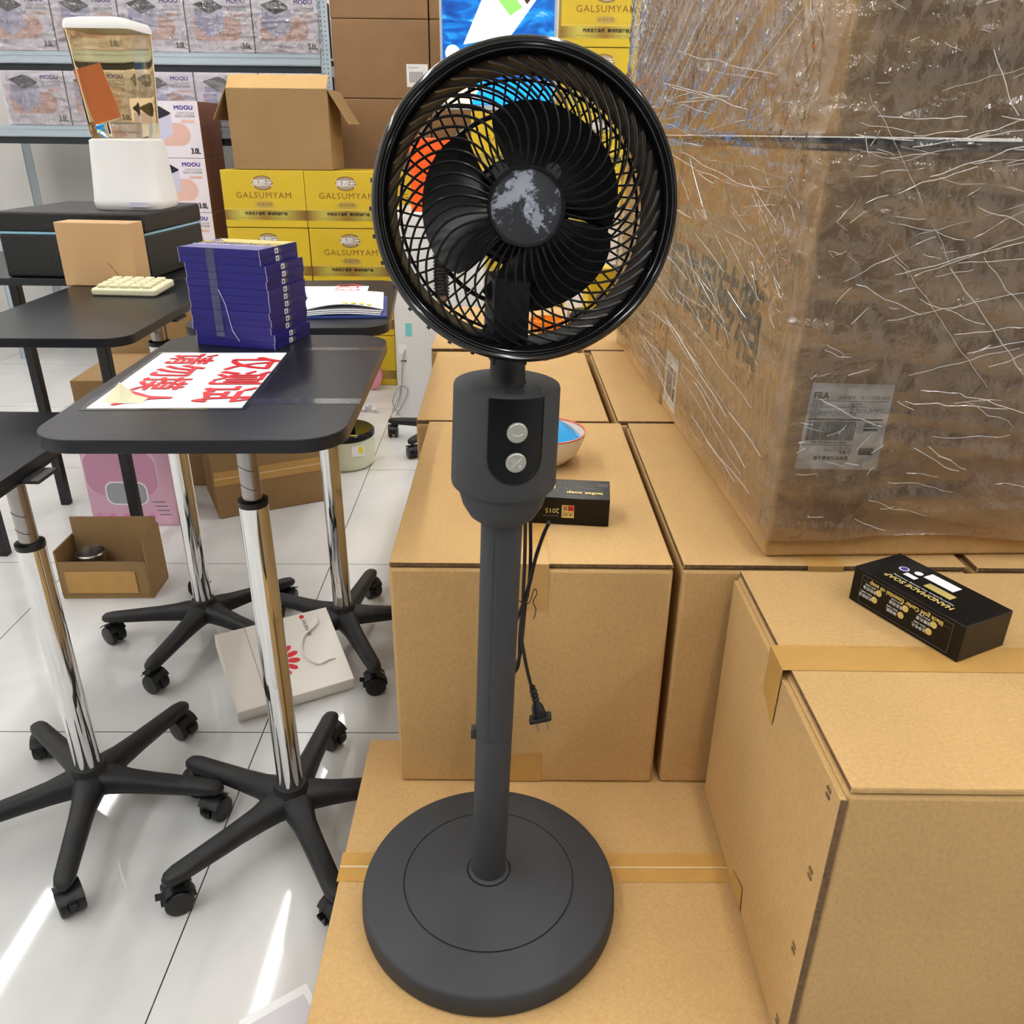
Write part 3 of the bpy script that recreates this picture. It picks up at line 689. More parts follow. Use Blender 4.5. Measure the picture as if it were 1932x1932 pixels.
# ------------------------------------------------------------------ things resting on the cartons near the fan
def soap(loc, rz, L_, W_, H_, label, design):
    o = thing('soap_box', loc, label, 'box', None, R(rz))
    b = MB(); b.box((-L_ / 2, -W_ / 2, 0), (L_ / 2, W_ / 2, H_), M_SOAP); b.build('carton', o, bevel=.0008)
    g_ = MB()
    if design == 0:
        Fm = T((.020, -W_ / 2 - .0004, H_ / 2)) @ FRONT @ RZ(180)     # printed upside down
        g_.rect(-.004, -.010, .014, .010, M_GOLDP, Fm); g_.rect(-.0035, -.0095, .005, -.001, M_RED, Fm, .0002); g_.text('大时', .008, M_BLACKP, Fm @ T((.005, .001, .0003))); g_.text('代香', .008, M_BLACKP, Fm @ T((.005, -.008, .0003)))
        g_.text('2015', .0105, M_GOLDP, Fm @ T((.028, -.004, .0002))); g_.text('BEAUTY SOAP', .0035, M_GREYP, Fm @ T((.030, .006, .0002)))
        Tm = T((.010, 0, H_ + .0004)) @ RZ(180)
        g_.text('toilet soap', .0125, M_GOLDP, Tm @ T((-.028, .012, .0002)), bold=.0004)
        g_.disc(.031, -.004, .0155, M_GOLDP, Tm, seg=16); g_.disc(.031, -.004, .0132, M_SOAP, Tm, .0002, seg=24); g_.disc(.031, -.004, .0122, M_GOLDP, Tm, .0003); g_.text('BEST', .007, M_BLACKP, Tm @ T((.031, -.006, .0004)))
        for q in range(5): g_.rect(-.062, -.022 + q * .0026, -.048 + (q % 2) * .004, -.0208 + q * .0026, M_GREYP, Tm)
        g_.poly([(-.058, -.004), (-.03, -.001), (-.012, -.006), (-.03, .0015)], M_GREYP, Tm)
        rr = random.Random(5)
        for q in range(60):
            a_ = rr.uniform(0, 6.28); d_ = rr.uniform(.017, .034); g_.disc(.031 + d_ * math.cos(a_), max(-.026, min(.026, -.004 + d_ * math.sin(a_) * .7)), rr.uniform(.0003, .0006), M_GOLDP, Tm, .0002, seg=6)
    else:
        Fm = T((0, -W_ / 2 - .0004, H_ / 2)) @ FRONT @ RZ(180)
        for (a, b_, c_, d_) in ((-.062, .018, .062, .0184), (-.062, -.018, .062, -.0176), (-.0624, -.018, -.062, .0184), (.062, -.018, .0624, .0184), (-.060, -.0115, .060, -.0112)): g_.rect(a, b_ * H_ / .045, c_, d_ * H_ / .045, M_GREYP, Fm)
        g_.text('Black gold Caviar Essential oil soap', .0078, M_GOLDP, Fm @ T((0, -.0145, .0002)), bold=.0002, wscale=.92)
        for q, (xx, yy) in enumerate(((.040, .006), (.036, -.005), (.002, .006), (-.002, -.005), (-.036, .006), (-.040, -.005))):
            g_.disc(xx, yy, .0042, M_GOLDP, Fm); g_.text(('滋润保湿', '净肤控油', '弹润肌', '焕采亮肤', '洁净毛孔', '细嫩光滑')[q], .0050, M_PAPER, Fm @ T((xx + .0125, yy, .0002))); g_.text('SKIN CARE', .0032, M_PAPER, Fm @ T((xx + .0125, yy - .0040, .0002)))
        Tm = T((0, 0, H_ + .0004)) @ RZ(180)
        g_.text('HANDMADE SOAP', .011, M_GOLDP, Tm @ T((.0, .018, .0002)), bold=.0004); g_.text('Natural ingredients, deep cleansing, moisturising', .0042, M_PAPER, Tm @ T((0, .0125, .0002)))
        g_.rect(.02, -.004, .036, .004, M_PAPER, Tm); g_.disc(.044, -.008, .006, M_PAPER, Tm); g_.disc(.044, -.008, .0045, M_NAVY, Tm, .0002); g_.disc(.028, -.014, .005, M_PAPER, Tm); g_.rect(-.03, -.006, .006, .006, M_GOLDP, Tm); g_.rect(-.02, -.028, .02, -.012, M_PAPER, Tm)
    g_.build('print', o)
    return o
soap((.0700, 1.125, z1 + .0012), -5.5, .150, .072, .042, 'black and gold soap box lying behind the fan body, tapered end to the right', 0)
soap((.4895, .8350, z1 + .0008), -63.4, .152, .078, .046, 'black and gold soap box at the right edge on the stapled carton', 1)
bw = thing('bowl', (.055, 1.345, z1 + .0008), 'white bowl with a red rim half hidden behind the fan body', 'bowl')
b = MB(); b.lathe([(.0, .002), (.034, .0), (.040, .004), (.058, .022), (.068, .044), (.0705, .055)], M_BOWL, 64)
b.lathe([(.0705, .055), (.0708, .0578), (.0690, .0580), (.0680, .055)], mat('rim_red', (226, 112, 92), .3), 64)
b.lathe([(.0680, .055), (.064, .041), (.05, .020), (.03, .008), (.0, .007)], M_BOWL, 64); b.build('body', bw)
pk = MB(); n_ = 14; vs = []
for j in range(n_ + 1):
    for i in range(n_ + 1):
        u, v = i / n_ * 2 - 1, j / n_ * 2 - 1; d = 1 - .16 * (u * u * v * v)
        vs.append((u * .054 * d, v * .054 * d, .020 * (1 - u * u) * (1 - v * v) + .004 * noise.noise((u * 3, v * 3, 4))))
pk.add(vs, [(j * (n_ + 1) + i, j * (n_ + 1) + i + 1, (j + 1) * (n_ + 1) + i + 1, (j + 1) * (n_ + 1) + i) for j in range(n_) for i in range(n_) if i > 4], M_BLUEPK)
pk.add(vs, [(j * (n_ + 1) + i, j * (n_ + 1) + i + 1, (j + 1) * (n_ + 1) + i + 1, (j + 1) * (n_ + 1) + i) for j in range(n_) for i in range(n_) if i <= 4], mat('packet_clear', (206, 226, 240), .12, bump=.8, bscale=40))
o = pk.build('packet', loc=(.057, 1.345, z1 + .056)); o.rotation_euler = (R(4), R(3), R(25)); s_ = o.modifiers.new('s', 'SOLIDIFY'); s_.thickness = .006
tag(o, 'crinkled blue and clear plastic packet lying in the white bowl', 'packet')
am = MB(T((.093, 2.40, z1 + .0008))); am.lathe([(.0, .0), (.040, .0), (.048, .010), (.050, .030), (.044, .034), (.040, .012), (.0, .008)], M_AMBER, 12); tag(am.build('amber_dish', ang=10), 'faceted amber glass dish seen through the bottom of the fan grill', 'dish')
kb = MB(T((.20, 2.46, z1 + .0008))); kb.lathe([(.0, .0), (.032, .0), (.038, .016), (.036, .034), (.024, .050), (.0, .056)], M_PANEL, 32); tag(kb.build('round_tin'), 'small dark domed tin seen through the lower right of the fan grill', 'tin')
ys = thing('small_yellow_box', (.27, 2.62, z1 + .0008), 'small yellow and navy box seen through the right of the fan grill', 'box', rz=R(8))
b = MB(); b.box((-.05, -.04, 0), (.035, .04, .15), M_YEL); b.box((.035, -.04, 0), (.062, .04, .15), mat('navy_card', (28, 28, 82), .4)); b.disc(-.01, .06, .016, M_GREYP, T((0, -.0405, 0)) @ FRONT); b.build('body', ys, bevel=.002)

# ------------------------------------------------------------------ laptop tables with star bases
def star_parts(root, angs_off, arms=5):
    sb = MB(); n = 10
    sb.lathe([(.0, .062), (.024, .062), (.030, .066), (.036, .088), (.034, .106), (.0295, .113), (.0285, .119), (.0, .119)], M_BASE, 40)
    for k in range(arms):
        a = R(angs_off + k * 360 / arms); vs = []; fs = []
        secs = [(.010, .034, .052, .110), (.045, .028, .058, .108), (.075, .0225, .058, .103), (.12, .0205, .060, .098), (.20, .0190, .061, .092), (.238, .0185, .062, .089), (.255, .0145, .064, .086), (.263, .007, .067, .080)]
        for (r_, hw, zb, zt) in secs:
            for q in range(10):
                t = 2 * PI * q / 10; e = 2.6
                cx_ = math.copysign(abs(math.cos(t)) ** (2 / e), math.cos(t)); cz_ = math.copysign(abs(math.sin(t)) ** (2 / e), math.sin(t))
                y = hw * cx_; z = (zb + zt) / 2 + (zt - zb) / 2 * cz_
                vs.append((r_ * math.cos(a) - y * math.sin(a), r_ * math.sin(a) + y * math.cos(a), z))
        for s in range(len(secs) - 1):
            for q in range(10): fs.append((s * 10 + q, s * 10 + (q + 1) % 10, (s + 1) * 10 + (q + 1) % 10, (s + 1) * 10 + q))
        fs.append(tuple((len(secs) - 1) * 10 + q for q in range(10)))
        sb.add(vs, fs, M_BASE)
    sb.build('star_base', root, ang=50)
def make_caster():
    c = MB(); c.cyl((0, 0, .042), (0, 0, .070), .0065, M_WHEEL, seg=12)
    # hood over twin wheels, axle along x
    vs = []; prof = []
    for i in range(11):
        a = R(-10 + 200 * i / 10); prof.append((.030 * math.cos(a), .030 * math.sin(a) * 1.0 + .026))
    for sx in (-.0065, .0065):
        for (y, z) in prof: vs.append((sx, y, z))
    n = len(prof); fs = [(i, i + 1, n + i + 1, n + i) for i in range(n - 1)] + [tuple(range(n))[::-1], tuple(range(n, 2 * n))] + [(0, n, 2 * n - 1, n - 1)]
    c.add(vs, fs, M_WHEEL)
    for sg in (-1, 1):
        vs = []
        for sx in (sg * .0065, sg * .0215):
            for (y, z) in prof[2:9]: vs.append((sx, y, z + .0015))
        c.add(vs, [(i, i + 1, 7 + i + 1, 7 + i) for i in range(6)], M_WHEEL)
    return c
caster_src = []
def put_caster(root, x, y, rz, lever=False):
    if not caster_src:
        c = make_caster().build('caster', root); 
        for sg in (-1, 1):
            w_ = MB(); w_.lathe([(.0, .0065), (.0235, .0065), (.0250, .0085), (.0250, .0185), (.0235, .0205), (.019, .0215), (.0, .0215)], M_WHEEL, 32, T((0, 0, .0252)) @ RY(90 * sg)); w_.build('wheel', c)
        caster_src.append(c); o = c
    else:
        o = copy_tree(caster_src[0], root)
    o.parent = root; o.location = (x, y, 0); o.rotation_euler = (0, 0, R(rz))
    if lever:
        l_ = MB(); l_.box((-.006, -.044, .030), (.006, -.026, .036), M_WHEEL, RX(-12)); l_.build('brake_lever', o, bevel=.001)
    return o
def laptop_table(loc, label, ang0, caster_rot, top, ztop, rz=0, zcollar=.70, tape=None, group='black laptop tables on five-star castor bases', topless=False):
    o = thing('laptop_table', loc, label, 'table', group)
    star_parts(o, ang0)
    for k in range(5):
        a = R(ang0 + 72 * k); put_caster(o, .243 * math.cos(a), .243 * math.sin(a), caster_rot[k], lever=(k in (0, 1)))
    MB().lathe([(.0235, .112), (.0235, zcollar), (.022, zcollar + .001)], M_CHROME, 48).build('column', o)['label'] = 'chrome column'
    MB().lathe([(.0236, zcollar - .004), (.0245, zcollar), (.0240, zcollar + .006), (.0165, zcollar + .008)], M_WHEEL, 40).build('collar', o)
    it = MB(); it.lathe([(.0155, zcollar), (.0155, ztop - .018)], M_STEEL, 32)
    for zz in (.03, .062): it.tube([(.0157 * math.cos(R(a)), .0157 * math.sin(R(a)), zcollar + zz + .004 * math.sin(R(a * 2))) for a in range(200, 330, 10)], .0006, M_DARK, seg=4)
    it.build('inner_tube', o)
    cx, cy, hx, hy, r = top
    tp = MB(T((cx, cy, 0)) @ RZ(rz)); tp.prism(rrect(hx, hy, r, 10), ztop - .0185, ztop, M_TABLE, side=M_TEDGE); to = tp.build('tabletop', o, bevel=.001)
    br = MB(); br.box((-.06, -.03, ztop - .024), (.06, .03, ztop - .0187), M_WHEEL); br.box((-.03, -.09, ztop - .024), (.03, .09, ztop - .0187), M_WHEEL); br.build('mounting_plate', o)
    if tape:
        t = MB(T((cx, cy, 0)) @ RZ(rz))
        for (x0, y0, x1, y1) in tape: t.box((x0, y0, ztop + .0003), (x1, y1, ztop + .0007), M_CTAPE)
        t.build('clear_tape', o)
    return o
NT = (-.4173, 1.2055, 0)
laptop_table(NT, 'nearest black-topped laptop table with the red-lettered notice on it', -131.5, (-62, -45, 10, 60, 120), (-.005, .045, .198, .292, .062), .90, rz=2.0, zcollar=.705,
             tape=((.03, -.142, .20, -.118), (-.18, -.142, -.0, -.118), (.06, .17, .198, .190)))
laptop_table((-.444, 1.86, 0), 'black-topped laptop table with white papers behind the blue stack', -62, (-75, 0, 40, -60, 60), (-.03, .02, .20, .285, .06), .90, rz=5.5, zcollar=.82)
laptop_table((-.818, 1.88, 0), 'black-topped laptop table at the left with the cream calculator', -101, (-115, 50, 0, 90, 60), (-.13, .04, .185, .345, .05), .88, rz=1.5, zcollar=.80)
laptop_table((-.825, 1.25, 0), 'black-topped laptop table cut by the left edge, only its castor feet in view', -3.5, (-20, 60, 20, 0, 40), (-.165, 0, .195, .27, .06), .75, zcollar=.6)
# notice on the near table: A4 sleeve, glyph tops point to +X
TZ = .9002
nm = T((-.489, 1.240, TZ)) @ RZ(3.0)
nb = thing('printed_notice', (-.489, 1.240, TZ), 'white laminated sheet with red lettering on the near black table', 'sign', rz=R(3.0))
b = MB(); b.box((-.105, -.155, 0), (.105, .155, .0008), M_PAPER); b.build('sheet', nb)
b = MB(); b.box((-.113, -.163, 0.0), (.113, .163, .0003), M_SLEEVE); b.build('sleeve', nb)
b = MB(); q = RZ(-90)
b.btext('仅测试', .086, M_RED, T((.034, -.005, .0011)) @ q, wscale=.98, sp=1.05, d=.0016)
b.btext('请勿摸人', .080, M_RED, T((-.072, .0, .0011)) @ q, wscale=.92, sp=1.0, d=.0014)
b.build('lettering', nb)
cp = MB(T((-.548, 1.117, TZ + .001)))
cp.add([(-.028, -.01, .0), (.0, -.018, .001), (.028, -.012, .0), (.030, .006, .002), (.002, .010, .002), (-.026, .012, .0), (-.004, .001, .026), (.016, -.004, .010)],
       [(0, 1, 6), (1, 7, 6), (1, 2, 7), (2, 3, 7), (3, 4, 7), (4, 6, 7), (4, 5, 6), (5, 0, 6), (0, 5, 4, 1), (1, 4, 3, 2)], M_CREAM)
tag(cp.build('folded_scrap', ang=10), 'crumpled cream plastic scrap lying on the notice', 'scrap')
# blue boxes: 13, stacked, glued by clear tape
BM = [(-.413, 1.417)]
s0 = Vector((-.413, 1.417)); ux = Vector((-.148, .040)).normalized(); uy = Vector((.026, .125)).normalized()
ang_b = math.degrees(math.atan2(-ux.y, -ux.x)); bc = s0 + ux * .0775 + uy * .064
offs = [(0, 0, 0), (.001, .0, .3), (-.004, .001, 0), (-.0025, .001, .2), (-.003, -.001, -.2), (-.0015, .001, 0), (-.002, 0, .2), (-.001, -.001, 0), (-.003, .001, 0), (-.0010, 0, .3), (-.0015, 0, 0), (-.010, .002, .4), (-.010, .001, .2)]
words = ['bottom', 'second from the bottom', 'third from the bottom', 'fourth from the bottom', 'fifth from the bottom', 'sixth from the bottom', 'middle', 'sixth from the top', 'fifth from the top', 'fourth from the top', 'third from the top', 'second from the top', 'topmost']
bh = .01285; blue0 = None
for i in range(13):
    lbl = 'flat dark blue carton, %s of the blue stack' % words[i]
    if blue0 is None:
        o = thing('flat_blue_box', (0, 0, 0), lbl, 'box', 'stack of flat blue boxes')
        b = MB(); b.box((-.0775, -.064, .0002), (.0775, .064, bh - .0002), M_BLUEBOX)
        for (x_, y_) in ((.0775, -.064), (-.0775, -.064)): b.box((x_ - .0004, y_ - .0003, .0002), (x_ + .0003, y_ + .0004, bh), M_BLUEW)
        b.build('carton', o)
        b = MB(T((.0779, -.008, bh / 2)) @ RZ(90) @ FRONT); b.rect(-.006, -.0045, .006, .0045, M_PAPER); b.rect(-.003, -.003, .0015, .002, M_GREYP, z=.0002)
        for k in range(3): b.rect(.0075 + k * .003, -.004, .0095 + k * .003, .004, M_GREYP, z=.0001)
        b.build('end_label', o); blue0 = o
    else:
        o = copy_tree(blue0); o['label'] = lbl
    dx, dy, dr = offs[i]
    o.location = (bc.x + dx * 1.0, bc.y + dy + i * 0, TZ + .0003 + i * bh); o.rotation_euler = (0, 0, R(ang_b + dr))
    if i == 12:
        b = MB(T((0, 0, bh + .0003))); b.rect(-.076, -.0625, .076, .0625, mat('box_top_print', (92, 88, 150), .35)); b.poly([(-.076, .0625), (-.04, .02), (.03, .0), (.076, -.01), (.076, .0625)], M_GOLDP, None)
        for v_ in range(len(b.v) - 5, len(b.v)): b.v[v_].z += .0002
        b.text('黄金修护面膜', .026, M_BLACKP, T((-.005, .002, .0004)), bold=.0006); b.text('皇家养护精华', .026, M_GOLDP, T((-.003, .003, .0006)), bold=.0004); b.text('HYALURONIC MOISTURE', .012, M_PAPER, T((-.01, -.022, .0006)), bold=.0003)
        b.build('top_print', o)
bt = MB(T((bc.x, bc.y, TZ)) @ RZ(ang_b)); bt.box((-.034, -.0665, .018), (-.018, -.0661, .168), M_CTAPE); bt.tube([(-.018, -.067, .10), (-.008, -.067, .075), (-.004, -.067, .05), (.0, -.0675, .03), (.012, -.068, .012)], .0006, M_PAPERG, seg=5)
tag(bt.build('tape_strip'), 'strip of clear tape running down the front of the blue stack', 'tape')
# papers on the second table
pp = thing('paper_stack', (-.365, 1.80, .9003), 'sheaf of white papers in a blue folder on the table behind the blue stack', 'papers', rz=R(8))
MB().box((-.085, -.105, 0), (.088, .12, .004), M_BRASS).build('folder', pp)['label'] = 'blue folder'
b = MB(); n_ = 12
for k in range(4):
    vs = []
    for i in range(n_ + 1):
        for j in range(2): vs.append((-.09 + .165 * i / n_ + k * .002, -.10 + .20 * j + k * .004, .005 + k * .003 + (.012 if k == 3 else .004) * max(0, math.sin(i / n_ * PI)) * (1 - j * .6)))
    b.add(vs, [(i * 2, i * 2 + 2, i * 2 + 3, i * 2 + 1) for i in range(n_)], M_PAPER)
for k in range(4): b.rect(.0 + k * .016, -.085, .010 + k * .016, -.076, M_YLAB, z=.0150 + .012 * math.sin((k + 6) / 12 * PI) * 1.0)
o = b.build('sheets', pp); o.modifiers.new('s', 'SOLIDIFY').thickness = .0012
n2 = thing('printed_notice', (-.46, 2.02, .9003), 'second red-lettered notice half under the papers on the table behind', 'sign', rz=R(6))
b = MB(); b.box((-.10, -.09, 0), (.105, .05, .0008), M_PAPER); b.text('仅测试', .07, M_RED, T((.03, -.02, .0011)) @ RZ(-90)); b.build('sheet', n2)

# desk at the far left carrying the wicker chest, blender, kraft box and calculator
dk = thing('black_desk', (-1.30, 2.535, 0), 'black desk at the left under the woven chest', 'desk')
MB().prism(rrect(.395, .27, .05), .861, .88, M_TABLE, side=M_TEDGE).build('desktop', dk, bevel=.001)
for sx in (-.33, .12):
    for sy in (-.2, .2): MB().box((sx - .015, sy - .015, 0), (sx + .015, sy + .015, .8605), M_BASE).build('leg', dk, bevel=.003)
ch = thing('woven_chest', (-1.165, 2.475, .8802), 'black woven storage chest under the white blender', 'chest', rz=R(-3))
b = MB(); b.box((-.20, -.20, 0), (.20, .17, .112), M_WICK); b.build('body', ch, bevel=.006)
b = MB(); b.box((-.202, -.202, .118), (.202, .172, .168), M_WICK); b.build('lid', ch, bevel=.006)
b = MB(); b.box((-.199, -.199, .112), (.1995, .169, .118), mat('chrome_strip', (150, 200, 225), .2, metal=.8)); b.build('metal_trim', ch)['label'] = 'bright metal trim strip'
bl_ = thing('countertop_blender', (-1.060, 2.45, 1.0486), 'white blender with a tall clear amber jar on the woven chest', 'blender')
b = MB()
def sq(hw, z, r): return [(x, y, z) for x, y in rrect(hw, hw, r, 5)]
def loft(b, secs, m):
    n = len(secs[0]); vs = [p for s in secs for p in s]; b.add(vs, [(s * n + i, s * n + (i + 1) % n, (s + 1) * n + (i + 1) % n, (s + 1) * n + i) for s in range(len(secs) - 1) for i in range(n)], m)
loft(b, [sq(.01, .0, .005), sq(.088, .0, .04), sq(.093, .008, .045), sq(.094, .022, .045)], M_WHITE); loft(b, [sq(.094, .022, .045), sq(.0925, .026, .045), sq(.080, .172, .035), sq(.072, .176, .03), sq(.01, .177, .005)], M_WHITE)
b.box((.02, -.0965, .008), (.065, -.09, .020), M_LIL); b.build('base', bl_, ang=40)
b = MB(); loft(b, [sq(.066, .178, .012), sq(.070, .19, .014), sq(.071, .215, .015), sq(.083, .430, .016)], M_AMBERJ); loft(b, [sq(.080, .430, .016), sq(.067, .215, .015), sq(.01, .212, .005)][::1], M_AMBERJ)
o = b.build('jar', bl_, ang=40); o['label'] = 'clear amber jar'
b = MB(); loft(b, [sq(.084, .428, .018), sq(.085, .436, .02), sq(.080, .450, .02), sq(.055, .456, .02), sq(.005, .458, .004)], M_WHITE); b.build('lid', bl_, ang=50)
b = MB(T((-.02, 0, .22)) @ RY(-14)); b.box((-.04, -.045, .0), (.035, -.042, .13), M_TERRA); b.build('leaflet', bl_)['label'] = 'reddish leaflet inside the jar'
kb = MB(T((-1.035, 2.19, .8802)) @ RZ(-4)); kb.box((-.12, -.035, 0), (.075, .035, .155), M_KRAFT); kb.poly([(.040, .0), (.042, .0), (.005, .055), (.003, .055)], M_EDGE, T((0, -.0354, .005)) @ FRONT)
# kraft box rests on the calculator table
tag(kb.build('kraft_box', bevel=.002), 'kraft paper box at the left edge beside the calculator', 'box')
cl = thing('calculator', (-.938, 2.075, .8802), 'cream desk calculator on the left laptop table', 'calculator', rz=R(-4))
b = MB(RX(5)); b.box((-.085, -.055, .004), (.075, .055, .022), M_CREAM); b.build('body', cl, bevel=.005)
for i in range(5):
    for j in range(4):
        b = MB(RX(5)); b.box((-.072 + i * .028, -.046 + j * .024, .0222), (-.051 + i * .028, -.029 + j * .024, .029), M_CREAM); b.build('key', cl, bevel=.002)

# ------------------------------------------------------------------ floor things on the left
bg = thing('paper_bag', (-.560, 1.655, .0), 'white paper shopping bag with a red petal logo lying on the floor', 'shopping bag')
# tilted slab: front edge on the floor, back edge resting on a castor foot
e0 = Vector((-.386, 1.654, .002)); e1 = Vector((-.6285, 1.519, .002)); wv = (e1 - e0); wid = wv.length
bx = (-wv).normalized(); up_ = Vector((-.3, .56, .0)).normalized(); up_ = (up_ - bx * up_.dot(bx)).normalized(); up_ = (up_ * math.cos(R(24)) + Vector((0, 0, math.sin(R(24)))))
nz = bx.cross(up_); BMx = Matrix.Translation(e1 - Vector(bg.location)) @ Matrix((bx, up_, nz)).transposed().to_4x4()
Lb = .225; th = .045
b = MB(BMx); b.box((0, 0, 0), (wid, Lb, th), M_BAGW); b.rect(.07, .001, .0712, Lb, M_GREYP, z=th + .0002); b.build('body', bg, bevel=.002)
b = MB(BMx @ T((.110, .105, th + .0006)))
for k in range(8):
    a2 = R(-78 + k * 22.3); L1 = (.72, .9, 1, 1.04, 1.04, 1, .9, .72)[k]
    px = [(.013, 0), (.026, .0030), (.044, .0066), (.056, .0056), (.061, .0), (.056, -.0056), (.044, -.0066), (.026, -.0030)]
    b.poly([((x_ * math.cos(a2) - y_ * math.sin(a2)) * L1, (x_ * math.sin(a2) + y_ * math.cos(a2)) * L1) for x_, y_ in px], M_RED)
b.text('HUAWEI', .013, M_BLACKP, T((.098, .072, 0)) @ RZ(-88)); b.disc(.100, .108, .006, M_RED)
b.build('logo', bg)
b = MB(BMx @ T((0, 0, th))); b.tube(bez([(.246, .205, 0), (.238, .178, .004), (.196, .150, .006), (.182, .105, .006), (.205, .066, .006), (.236, .070, .004), (.252, .070, 0)], 6), .0028, M_ROPE, seg=8); b.build('handle', bg)['label'] = 'white rope handle'
# cartons and boxes on the floor below and behind the tables
def plain_box(name, loc, rz, hx, hy, h, m, label, cat, extra=None):
    o = thing(name, loc, label, cat, rz=R(rz)); b = MB(); b.box((-hx, -hy, 0), (hx, hy, h), m); b.build('body', o, bevel=.004, bseg=2)
    if extra: extra(o, hx, hy, h)
    return o
def bt_tape(o, hx, hy, h):
    b = MB(T((0, -hy - .0008, h / 2)) @ FRONT); b.rect(-hx, -.026, hx, .026, M_TAPE); b.rect(-hx, -.002, hx, .002, M_TAPEW, z=.0002); b.build('tape', o)
d_ = Vector((-.698 + 1.0305, 2.785 - 2.6149)); ab = math.degrees(math.atan2(d_.y, d_.x))
plain_box('brown_carton', (-1.0305 + .5 * .40 * math.cos(R(ab)) - .15 * math.sin(R(ab)), 2.6149 + .5 * .40 * math.sin(R(ab)) + .15 * math.cos(R(ab)), 0), ab, .20, .15, .30, M_CARD3, 'taped brown carton on the floor behind the near chrome column', 'cardboard box', bt_tape)
def pink_art(o, hx, hy, h):
    b = MB(T((0, -hy - .0008, h / 2)) @ FRONT); b.prism(rrect(.125, .085, .05, cx=-.02, cy=.06), 0, .0003, M_PINKL); b.prism(rrect(.12, .08, .05, cx=-.02, cy=.055), .0003, .0005, mat('pink_mid', (206, 150, 178), .45)); b.prism(rrect(.072, .043, .03, cx=-.012, cy=-.018), .0005, .0008, M_PAPER); b.prism(rrect(.067, .038, .026, cx=-.012, cy=-.018), .0008, .0010, M_MIRR)
    for k in range(5): b.disc(-.12 + k * .045, -.105, .012, mat('pink_dot', (232, 140, 196), .5), z=.0004)
    for k in range(4): b.rect(.07 + k * .006, -.05 - k * .016, .115 + k * .004, -.047 - k * .016, M_GREYP, z=.0005)
    b.build('print', o)
plain_box('pink_gift_box', (-1.30, 2.62, 0), 0, .148, .06, .278, M_PINKB, 'pink cosmetics box with an oval mirror printed on its front, under the tables', 'box', pink_art)
oc = thing('open_carton', (-1.178, 2.13, 0), 'small worn open carton on the floor at the left edge', 'cardboard box', rz=R(2))
b = MB(); t = .006
b.box((-.13, -.06, 0), (.13, .06, .01), M_CARD3); b.box((-.13, -.06, .01), (-.13 + t, .06, .155), M_CARD3, top=M_EDGE); b.box((.13 - t, -.06, .01), (.13, .06, .19), M_CARD3, top=M_EDGE); b.box((-.124, -.06, .01), (.124, -.054, .120), M_CARD3, top=M_EDGE); b.box((-.124, .054, .01), (.124, .06, .21), M_CARD3, top=M_EDGE)
b.build('walls', oc, bevel=.001)
b = MB(); b.box((-.11, -.0635, .02), (.09, -.0605, .09), M_TAPE); b.build('torn_tape', oc)
st_ = MB(T((-1.235, 2.13, .0105))); st_.lathe([(.030, .0), (.040, .004), (.042, .11), (.039, .114), (.037, .11), (.036, .006), (.0, .003)], M_STEEL, 40); tag(st_.build('steel_cup'), 'round steel cup inside the small open carton', 'cup')
# boxes behind the left tables, seen between table edges
plain_box('brown_carton', (-1.38, 3.10, 0), 4, .24, .2, .42, M_CARD3, 'brown carton standing behind the pink cosmetics box', 'cardboard box')
def swoosh(o, hx, hy, h):
    b = MB(T((0, -hy - .001, h / 2)) @ FRONT)
    for cx_, a0, a1, r_ in ((.16, 110, 250, .11), (.02, 200, 330, .06)):
        pts = [(cx_ + r_ * math.cos(R(a)), .02 + r_ * math.sin(R(a)), .001) for a in range(a0, a1, 12)]; b.tube(pts, .009, M_RED, seg=6, sx=1)
    b.build('print', o)
plain_box('brown_carton', (-1.25, 3.50, .0), 2, .42, .15, .60, M_CARD3, 'brown carton with red curved print below the left tables', 'cardboard box', swoosh)
# rice cooker
rcx = thing('rice_cooker', (-.685, 3.17, 0), 'cream rice cooker with a black rim on the floor behind the tables', 'rice cooker')
b = MB(); b.lathe([(.0, .0), (.100, .0), (.112, .012), (.118, .05), (.116, .125)], mat('cooker_cream', (220, 224, 196), .3), 64); b.rect(.0, .0, .05, .045, M_PAPER, T((.045, -.1105, .068)) @ RZ(24) @ FRONT); b.rect(.028, .012, .045, .04, M_YLAB, T((.0455, -.1112, .068)) @ RZ(24) @ FRONT); b.build('body', rcx)
b = MB(); b.lathe([(.116, .125), (.120, .130), (.120, .148), (.112, .154), (.098, .150), (.0, .146)], M_PANEL, 64); b.poly([(.03, -.09), (.07, -.085), (.052, -.10)], M_YLAB, T((0, 0, .1535))); b.build('rim', rcx)
b = MB(T((-.03, .03, 0))); b.lathe([(.0, .147), (.058, .148), (.060, .20), (.055, .203)], M_WHEEL, 32)
for k in range(28): a = 2 * PI * k / 28; b.cyl((.061 * math.cos(a), .061 * math.sin(a), .150), (.061 * math.cos(a), .061 * math.sin(a), .198), .003, M_WHEEL, seg=5)
b.build('inner_ring', rcx)
b = MB(T((-.015, .015, .2048)) @ RX(6)); b.lathe([(.0, .006), (.045, .006), (.075, .020), (.088, .038), (.086, .050), (.078, .050), (.07, .040)], M_CREAM, 48); b.lathe([(.07, .040), (.04, .046), (.0, .048)], mat('lid_inner', (96, 84, 66), .3), 48); b.build('lid', rcx)
rl = MB(T((-.772, 4.243, .0785)) @ RX(96) @ RZ(0)); rl.lathe([(.042, -.022), (.078, -.022), (.078, .022), (.042, .022), (.038, .022)], M_PINKR, 48); rl.lathe([(.042, .022), (.020, .023), (.0, .023)], M_BEIGE, 32); rl.lathe([(.042, -.022), (.0, -.022)], M_BEIGE, 32)
